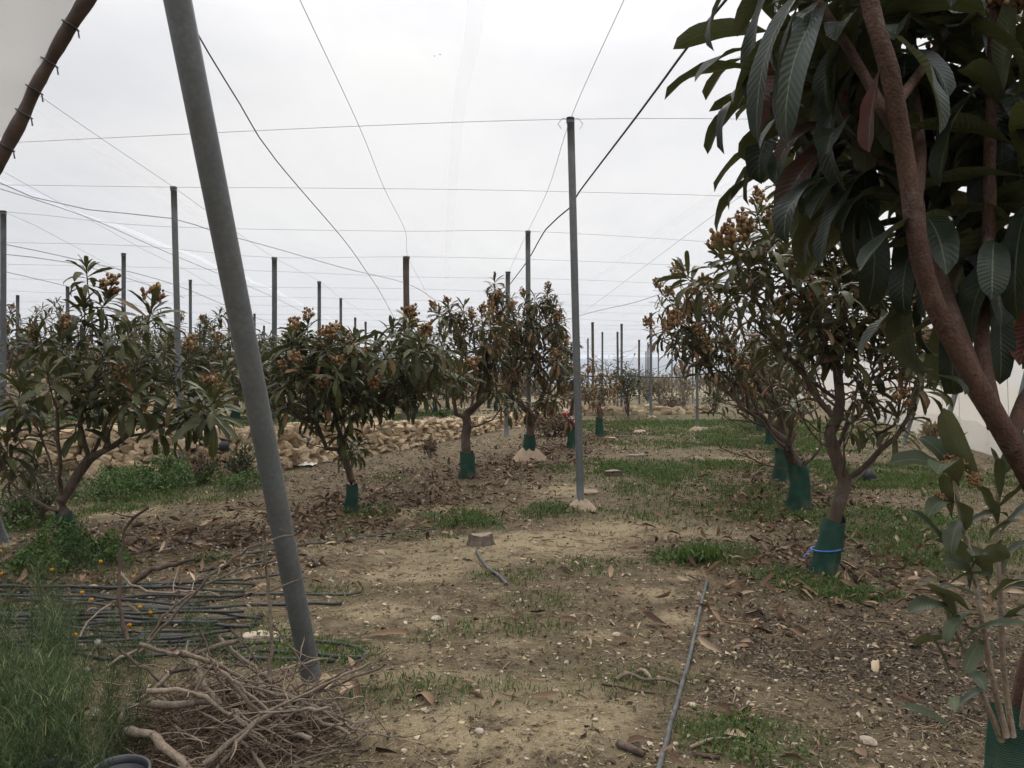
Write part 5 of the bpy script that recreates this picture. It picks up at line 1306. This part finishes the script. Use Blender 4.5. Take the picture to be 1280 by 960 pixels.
pipe([(300, 800), (350, 801), (410, 804), (450, 812), (461, 820), (452, 824), (400, 821), (340, 817), (300, 815)], 0.012, 'pipe of the bundle bent back in a hairpin right of the prop', 'hose', GP)
pipe([(280, 824), (340, 827), (416, 829)], 0.012, 'lowest pipe end sticking out behind the prop foot', 'hose', GP)
pipe([(250, 716), (300, 708), (370, 694), (400, 708)], 0.010, 'pipe of the bundle looping up behind the prop', 'hose', GP)
pipe([(120, 738), (240, 730), (330, 722), (380, 716)], 0.010, 'uppermost pipe of the bundle ending behind the prop', 'hose', GP)

# ------------------------------------------------------------------ heap of cut branches
GB = 'cut branches in the heap'
def stick(pts, r0, r1, label, mat='bark_grey', twigs=0, name='cut_branch', group=GB):
    if group == GB:                          # these lie on top of the tangle, towards the viewer
        r0, r1 = r0 * 0.78, r1 * 0.78
        pts = [np.array((0, 0, CAMZ)) + (np.asarray(p) - (0, 0, CAMZ)) * 0.93 for p in pts]
    q = resample([np.asarray(p, float) for p in pts], 0.035); n = len(q)
    q[1:-1] += rng.normal(size=(n - 2, 3)) * 0.004; q[:, 2] = np.maximum(q[:, 2], gz(q[:, 0], q[:, 1]) + r0 * 0.6)
    a = Acc(); tube(a, q, np.linspace(r0, r1, n) * (1 + 0.12 * np.sin(np.arange(n) * 1.3)), 9, rough=0.14)
    for k in range(twigs):
        s = q[rng.integers(n // 4, n)]; v = rng.normal(size=3); v[2] = abs(v[2]) * 0.5; v /= np.linalg.norm(v); ln = 0.08 + 0.18 * rng.random()
        w_ = [s, s + v * ln * 0.5 + rng.normal(size=3) * 0.012, s + v * ln + rng.normal(size=3) * 0.025]
        tw = resample(w_, 0.03); tube(a, tw, np.linspace(max(r1, 0.003) * 0.75, 0.0014, len(tw)), 5, rough=0.1)
    return tag(a.obj(name, M[mat], None, origin=q[0]), label, 'branch', group)
stick([P(156, 915, 3.75), P(190, 920, 3.7), P(215, 942, 3.62), P(240, 968, 3.55)], 0.024, 0.024, 'thick pale log end at the bottom of the heap', 'bark_pale')
stick([P(238, 818, 4.1), P(252, 850, 4.0), P(265, 870, 3.95), P(290, 895, 3.9)], 0.019, 0.014, 'smooth pale branch slanting down through the heap centre', 'bark_pale', 2)
stick([P(222, 830, 3.95), P(200, 855, 3.9), P(172, 876, 3.85), P(160, 882, 3.82)], 0.012, 0.011, 'pale snapped stick slanting down left with a splintered tip', 'bark_pale', 1)
stick([P(156, 882, 3.82), P(142, 915, 3.75), P(127, 950, 3.7)], 0.009, 0.007, 'pale stick leaning down at the left side of the heap', 'bark_pale')
stick([P(175, 805, 4.2), P(205, 815, 4.15), P(240, 820, 4.1), P(265, 810, 4.1), P(300, 800, 4.1)], 0.012, 0.014, 'knotted branch crossing the top of the heap', 'bark_grey', 3)
stick([P(160, 800, 4.35), P(152, 770, 4.4), P(150, 730, 4.45), P(151, 690, 4.5), P(160, 655, 4.5), P(186, 634, 4.5)], 0.014, 0.008, 'upright crooked stick rising left of the heap', 'bark', 2)
stick([P(337, 850, 4.1), P(340, 800, 4.15), P(335, 740, 4.2), P(333, 700, 4.2), P(331, 668, 4.2)], 0.012, 0.008, 'upright brown stick standing before the leaning prop', 'bark_grey', 3)
stick([P(175, 815, 4.3), P(225, 760, 4.3), P(270, 715, 4.25), P(320, 682, 4.2), P(372, 668, 4.15)], 0.010, 0.006, 'long thin branch arching up to the leaning prop', 'bark_grey', 4)
stick([P(335, 772, 4.2), P(370, 820, 4.05), P(405, 862, 3.95), P(428, 885, 3.9)], 0.006, 0.004, 'thin dark twig slanting across the foot of the prop', 'bark')
stick([P(340, 885, 3.9), P(375, 888, 3.85), P(414, 884, 3.8)], 0.010, 0.009, 'whitish stick lying flat to the right of the heap', 'bark_pale')
stick([P(335, 890, 3.9), P(390, 885, 3.85), P(440, 910, 3.8), P(505, 922, 3.8)], 0.008, 0.004, 'thin branch reaching farthest right out of the heap', 'bark_grey', 4)
stick([P(290, 848, 4.0), P(330, 862, 3.95), P(385, 880, 3.9), P(445, 905, 3.85)], 0.011, 0.008, 'grey branch along the right slope of the heap', 'bark_grey', 3)
stick([P(190, 880, 3.8), P(225, 880, 3.78), P(260, 874, 3.8)], 0.022, 0.020, 'stout brown log lying level in the middle of the heap', 'bark_grey', 1)
stick([P(255, 955, 3.55), P(280, 935, 3.6), P(318, 905, 3.7), P(345, 890, 3.75)], 0.016, 0.013, 'thick grey branch rising right from the bottom of the heap', 'bark_grey', 1)
stick([P(136, 832, 4.15), P(150, 822, 4.15), P(172, 812, 4.2)], 0.008, 0.010, 'pale curved twig hooking left over the weeds', 'bark_pale')
stick([P(150, 712, 4.7), P(160, 728, 4.65), P(200, 742, 4.6), P(240, 738, 4.55), P(275, 745, 4.5)], 0.008, 0.006, 'curved pale stick lying along the top left of the heap', 'bark_pale', 2)
stick([P(100, 796, 4.4), P(118, 770, 4.5), P(140, 754, 4.6)], 0.006, 0.007, 'pale bent twig over the pipe bundle left of the upright stick', 'bark_pale')
stick([P(165, 728, 5.0), P(190, 712, 5.0), P(222, 705, 5.0), P(246, 698, 5.0)], 0.022, 0.013, 'dark stout branch end behind the heap on the pipes', 'bark')
stick([P(185, 800, 4.4), P(210, 765, 4.45), P(250, 735, 4.5), P(300, 712, 4.5), P(345, 700, 4.5)], 0.009, 0.005, 'lower of the two thin branches arching towards the prop', 'bark_grey', 4)
hc = P(300, 885, 3.95); hc[2] = 0
for k in range(85):
    th = rng.random() * 6.28; rad = rng.random() ** 0.6
    cx_ = -1.30 + 0.54 * rad * math.cos(th); cy_ = 3.74 + 0.40 * rad * math.sin(th); hz = 0.30 * (1 - rad ** 1.5) * rng.random() + 0.03
    an = rng.normal() * 0.75 + (0 if rng.random() < 0.7 else 1.5); ln = rng.uniform(0.35, 0.95); f = np.array((math.cos(an), math.sin(an) * 0.7, rng.normal() * 0.40)) * ln / 2
    c = np.array((cx_, cy_, gz1(cx_, cy_) + hz)); bow = rng.normal(size=3) * 0.04
    r0 = 0.0032 + 0.010 * rng.random() ** 2.4
    thick_ = r0 > 0.0075
    stick([c - f, c - f * 0.3 + bow, c + f * 0.4 + bow * 0.6, c + f], r0, r0 * 0.55, 'medium branch tangled in the heap of cut branches' if thick_ else 'thin twiggy branch tangled in the heap of cut branches', rng.choice(['bark_grey', 'bark_pale', 'bark_pale', 'bark']), rng.integers(2, 6), group='thicker tangled branches in the heap' if thick_ else 'thin tangled branches in the heap')
# fine twigs filling the heap
acc = Acc()
for k in range(900):
    th = rng.random() * 6.28; rad = rng.random() ** 0.5; x_ = -1.30 + 0.56 * rad * math.cos(th); y_ = 3.74 + 0.42 * rad * math.sin(th)
    c = np.array((x_, y_, gz1(x_, y_) + 0.005 + 0.26 * (1 - rad ** 1.6) * rng.random())); v = rng.normal(size=3) * np.array((1, 0.8, 0.35)); v /= np.linalg.norm(v); ln = 0.08 + 0.22 * rng.random()
    tube(acc, resample([c - v * ln / 2, c + rng.normal(size=3) * 0.02, c + v * ln / 2], 0.05), 0.0013 + 0.0022 * rng.random() ** 2, 4, cap=False, rnd=rng.random())
tag(acc.obj('brushwood', M['dry_brush']), 'fine dry twigs packed inside the heap of cut branches', None, kind='stuff')

# ------------------------------------------------------------------ small things on the ground
def pot(c, r, h, axis, label, mat='plastic', name='plant_pot'):
    t = thing(name, label, 'pot', c)
    ax = Vector(axis).normalized(); Mx = Matrix.Translation(Vector(c)) @ ax.to_track_quat('Z', 'Y').to_matrix().to_4x4()
    a = Acc(); lathe(a, [(0.001, 0), (r * 0.78, 0), (r * 0.80, 0.005), (r * 0.98, h - 0.03), (r * 0.93, h - 0.03), (r * 0.76, 0.012), (0.001, 0.012)], 28, Mx); a.obj('body', M[mat], t)
    a = Acc(); lathe(a, [(r * 0.985, h - 0.035), (r * 1.07, h - 0.033), (r * 1.08, h), (r * 0.96, h), (r * 0.95, h - 0.03)], 28, Mx); a.obj('rim', M[mat], t)
    return t
b = on_ground(276, 592); pot(b + (0.16, 0, 0.15), 0.15, 0.32, (-1, -0.15, 0.05), 'dusty black pot lying on its side by the wall left of the prop')
b = on_ground(380, 579); pot(b + (0.08, 0.02, 0.16), 0.155, 0.27, (-0.55, -0.8, -0.15), 'black pot tipped on its side against the wall right of the prop')
b = on_ground(1082, 601); pot(b + (0, 0, 0.16), 0.14, 0.22, (0.3, -0.4, -1), 'dark blue black pot turned upside down behind the forked trunk')
b = on_ground(150, 1010); pot(b + (0, 0, 0.02), 0.10, 0.13, (0.05, -0.1, 1), 'small black pot under the bottom end of the branch heap')
b = on_ground(62, 1025); pot(b + (0, 0, 0.02), 0.12, 0.14, (0.1, -0.25, 1), 'grey dusty pot in the corner weeds at the bottom edge', 'hose_dusty')
# white rag by the pot
b = on_ground(374, 583); a = Acc(); nu = 16; V = []
for i_ in range(nu):
    for j_ in range(nu):
        u, v = i_ / (nu - 1) - .5, j_ / (nu - 1) - .5
        V.append((b[0] + u * 0.62, b[1] + v * 0.42, b[2] + 0.02 + 0.10 * abs(math.sin(u * 11 + v * 5)) * abs(math.cos(v * 9 - u * 4)) * (1 - 2 * max(abs(u), abs(v)) * 0.8)))
i, j = np.meshgrid(np.arange(nu - 1), np.arange(nu - 1), indexing='ij'); a.add(V, np.stack((i * nu + j, (i + 1) * nu + j, (i + 1) * nu + j + 1, i * nu + j + 1), -1).reshape(-1, 4))
tag(a.obj('white_rag', M['white_rag'], None, origin=b), 'crumpled whitish rag on the ground under the tipped black pot', 'rag')
# red and white plastic tied at the browned tree
b = P(711, 521, 21.0); a = Acc(); V = []; nu = 14
for i_ in range(nu):
    for j_ in range(6):
        s = i_ / (nu - 1); v = j_ / 5 - .5
        V.append(b + np.array((-0.16 + 0.34 * s + 0.03 * math.sin(j_ * 2), 0.06 * math.sin(s * 9 + j_), 0.10 - 0.30 * s ** 1.3 + v * 0.13 + 0.035 * math.sin(s * 12 + j_ * 1.7))))
i, j = np.meshgrid(np.arange(nu - 1), np.arange(5), indexing='ij'); a.add(V, np.stack((i * 6 + j, (i + 1) * 6 + j, (i + 1) * 6 + j + 1, i * 6 + j + 1), -1).reshape(-1, 4))
tag(a.obj('plastic_tape', M['tape'], None, origin=b), 'crumpled red and white plastic tape caught in the browned tree', 'tape')

def stump(px, py, r, h, label, mat='stump', cone=1.0):
    b = on_ground(px, py); t = thing('tree_stump', label, 'stump', b); ns_ = 26; a = Acc(); V = []
    prof = [(1.25, -0.03), (1.1, 0.02), (1.0, h * 0.5), (0.95, h * 0.93), (0.90, h)]
    ph = rng.random() * 6
    for kk, (f, z) in enumerate(prof):
        for q in range(ns_):
            an = q / ns_ * 6.283; rg = 1 + 0.16 * math.sin(an * 3 + ph) + 0.09 * math.sin(an * 8 + ph) + 0.05 * rng.normal() * (kk > 0)
            V.append((b[0] + r * f * rg * math.cos(an), b[1] + r * f * rg * 0.8 * math.sin(an), b[2] + z + (0.10 * h * math.sin(an * 2 + ph) if kk >= 3 else 0)))
    i, j = np.meshgrid(np.arange(4), np.arange(ns_), indexing='ij'); j2 = (j + 1) % ns_
    a.add(V, np.stack((i * ns_ + j, i * ns_ + j2, (i + 1) * ns_ + j2, (i + 1) * ns_ + j), -1).reshape(-1, 4)); a.obj('bark', M[mat], t, smooth=False)
    a = Acc(); top = np.array(V[-ns_:]); c = top.mean(0); a.add(np.concatenate((top + (0, 0, 0.001), [c])), None, [(q, (q + 1) % ns_, ns_) for q in range(ns_)]); a.obj('cut_face', M['bark_pale'], t, smooth=False)
stump(600, 681, 0.12, 0.11, 'weathered grey stump beside the green weed patch in the centre')
stump(795, 571, 0.20, 0.05, 'low flat cut stump in the grass right of the central post')
stump(768, 594, 0.16, 0.08, 'dark low stump in the grass right behind the central post', 'bark')
def stone(px, py, s, label, flat=0.55, mat='pebble', name='stone'):
    b = on_ground(px, py); a = Acc(); rock(a, b + (0, 0, s * flat * 0.35), (s, s * 0.75, s), ICO3, 0.12, flat, rnd=rng.random()); return tag(a.obj(name, M[mat], None, smooth=False, origin=b), label, 'stone')
stone(738, 616, 0.20, 'flat pale slab stone just left of the central post foot', 0.18)
stone(771, 795, 0.032, 'tan stone on pale soil in the middle of the path')
stone(716, 772, 0.03, 'pale rounded stone nearest the thin grass patch')
stone(545, 774, 0.045, 'pale flat stone on the path right of the prop', 0.4)
stone(600, 916, 0.028, 'beige stone at the bottom of the sandy patch')
stone(1085, 928, 0.045, 'flat beige stone on the mulch left of the corner guard', 0.4)
stone(866, 882, 0.03, 'orange tan stone right beside the foreground pipe', 0.4)
stone(427, 921, 0.022, 'rounded pale stone below the right twigs of the heap')
stone(505, 940, 0.018, 'small white stone near the bottom right of the heap')
stone(708, 829, 0.02, 'small whitish stone in the middle of the path')
stone(800, 541, 0.22, 'pale heap of stones on the lawn', 0.35)
stone(880, 536, 0.17, 'pale stone on the lawn near the mounded post', 0.3)
stone(762, 548, 0.19, 'flat pale stone on the lawn beside the small browned loquat', 0.2)
stone(825, 590, 0.14, 'flat pale stone in the grass strip right of the cut stump', 0.15)
stone(570, 700, 0.035, 'pale pebble left of the curved pipe')
def boardm(px, py, L_, W_, H_, yaw, label):
    b = on_ground(px, py); a = Acc(); V, T = ICO3; V = V / np.abs(V).max(1)[:, None] * 0.9 + V * 0.1
    V = V * np.array((L_ / 2, W_ / 2, H_ / 2)); V = V + rng.normal(size=V.shape) * 0.0016; c, s = math.cos(yaw), math.sin(yaw); V = V @ np.array(((c, s, 0), (-s, c, 0), (0, 0, 1)))
    a.add(V + b + (0, 0, H_ * 0.5 + 0.012), None, T, rnd=0.4); tag(a.obj('broken_slab', M['pebble'], None, smooth=False, origin=b), label, 'slab')
boardm(326, 803, 0.22, 0.12, 0.045, 0.1, 'pale broken slab lying behind the heap, left of the prop')
def bigleaf(px, py, L_, W_, yaw, rnd, label, bend=0.5, roll=0.5):
    b = on_ground(px, py) + (0, 0, 0.012); a = Acc()
    leaf_batch(a, np.array([b]), np.array([yaw]), np.array([0.18]), np.array([bend]), np.array([L_]), np.array([W_]), np.array([roll]), 12, 5, np.array([rnd]), fold=0.55)
    tag(a.obj('fallen_leaf', M['litter'], None, origin=b), label, 'leaf')
bigleaf(455, 798, 0.27, 0.06, 0.05, 0.55, 'long curled brown leaf on the path right of the hairpin pipe', 0.25)
bigleaf(424, 874, 0.10, 0.075, 1.0, 0.92, 'pinkish pale dead leaf against the foot of the leaning prop', -0.6, 0.2)
bigleaf(868, 795, 0.13, 0.03, -0.1, 0.6, 'reddish dead leaf lying across the foreground pipe', 0.3)
bigleaf(915, 812, 0.13, 0.035, 0.25, 0.7, 'orange brown curled leaf on the mulch right of the foreground pipe', 0.4)
bigleaf(972, 688, 0.17, 0.06, 0.3, 0.85, 'pale dead leaf left of the green guard with the blue tie')
bigleaf(1105, 722, 0.17, 0.06, 2.0, 0.9, 'pale upright dead leaf right of the green guard with the blue tie', -0.5)
# loose sticks on the path
GS = 'loose sticks on the path'
def gstick(pts, r, label, mat='bark_grey', lift=0.0):
    q = [on_ground(a_, b_) + (0, 0, r + lift * (k % 2)) for k, (a_, b_) in enumerate(pts)]
    q = resample(q, 0.03); a = Acc(); tube(a, q, np.linspace(r, r * 0.7, len(q)) * (1 + 0.15 * np.sin(np.arange(len(q)) * 0.9)), 8, rough=0.15); tag(a.obj('loose_stick', M[mat], None, origin=q[0]), label, 'stick', GS)
gstick([(770, 852), (785, 849), (806, 852), (830, 856), (848, 858)], 0.011, 'crooked grey stick touching the foreground pipe', lift=0.02)
gstick([(798, 842), (806, 848), (814, 853)], 0.012, 'short pale piece of wood lying on the crooked grey stick', 'bark_pale', 0.03)
gstick([(752, 856), (775, 860), (800, 866), (820, 868)], 0.007, 'dark thin stick just below the crooked grey stick', 'bark')
gstick([(772, 934), (790, 941), (806, 948)], 0.016, 'dark chunky stick at the bottom left of the foreground pipe', 'bark')
gstick([(862, 937), (890, 930), (910, 925), (927, 921)], 0.008, 'pale straight stick on the grass right of the foreground pipe', 'bark_pale', 0.015)
gstick([(868, 946), (885, 948), (900, 950)], 0.010, 'dark short stick beneath the pale straight one', 'bark')
gstick([(914, 862), (919, 870), (916, 880)], 0.004, 'small curved pale twig on the mulch', 'bark_pale', 0.01)
gstick([(1058, 668), (1075, 682), (1092, 695)], 0.008, 'thin pale stick lying behind the green guard with the blue tie', 'bark_pale')

# ------------------------------------------------------------------ air
hz = bpy.data.meshes.new('haze'); X0, X1, Y0, Y1, Z0, Z1 = -4600, 4600, -4600, 4600, -60, 190
hz.from_pydata([(x, y, z) for z in (Z0, Z1) for x, y in ((X0, Y0), (X1, Y0), (X1, Y1), (X0, Y1))], [], [(3, 2, 1, 0), (4, 5, 6, 7), (0, 1, 5, 4), (1, 2, 6, 5), (2, 3, 7, 6), (3, 0, 4, 7)])
m = NT('thin_haze'); m.t.nodes.remove(m.b)
pv = m.n('ShaderNodeVolumePrincipled'); pv.inputs['Color'].default_value = (0.86, 0.91, 1.0, 1); pv.inputs['Density'].default_value = 0.00035
m.l(pv.outputs[0], m.out.inputs['Volume']); hz.materials.append(m.m)
o = bpy.data.objects.new('haze', hz); COL.objects.link(o); tag(o, 'thin pale haze over the whole place', None, kind='stuff')
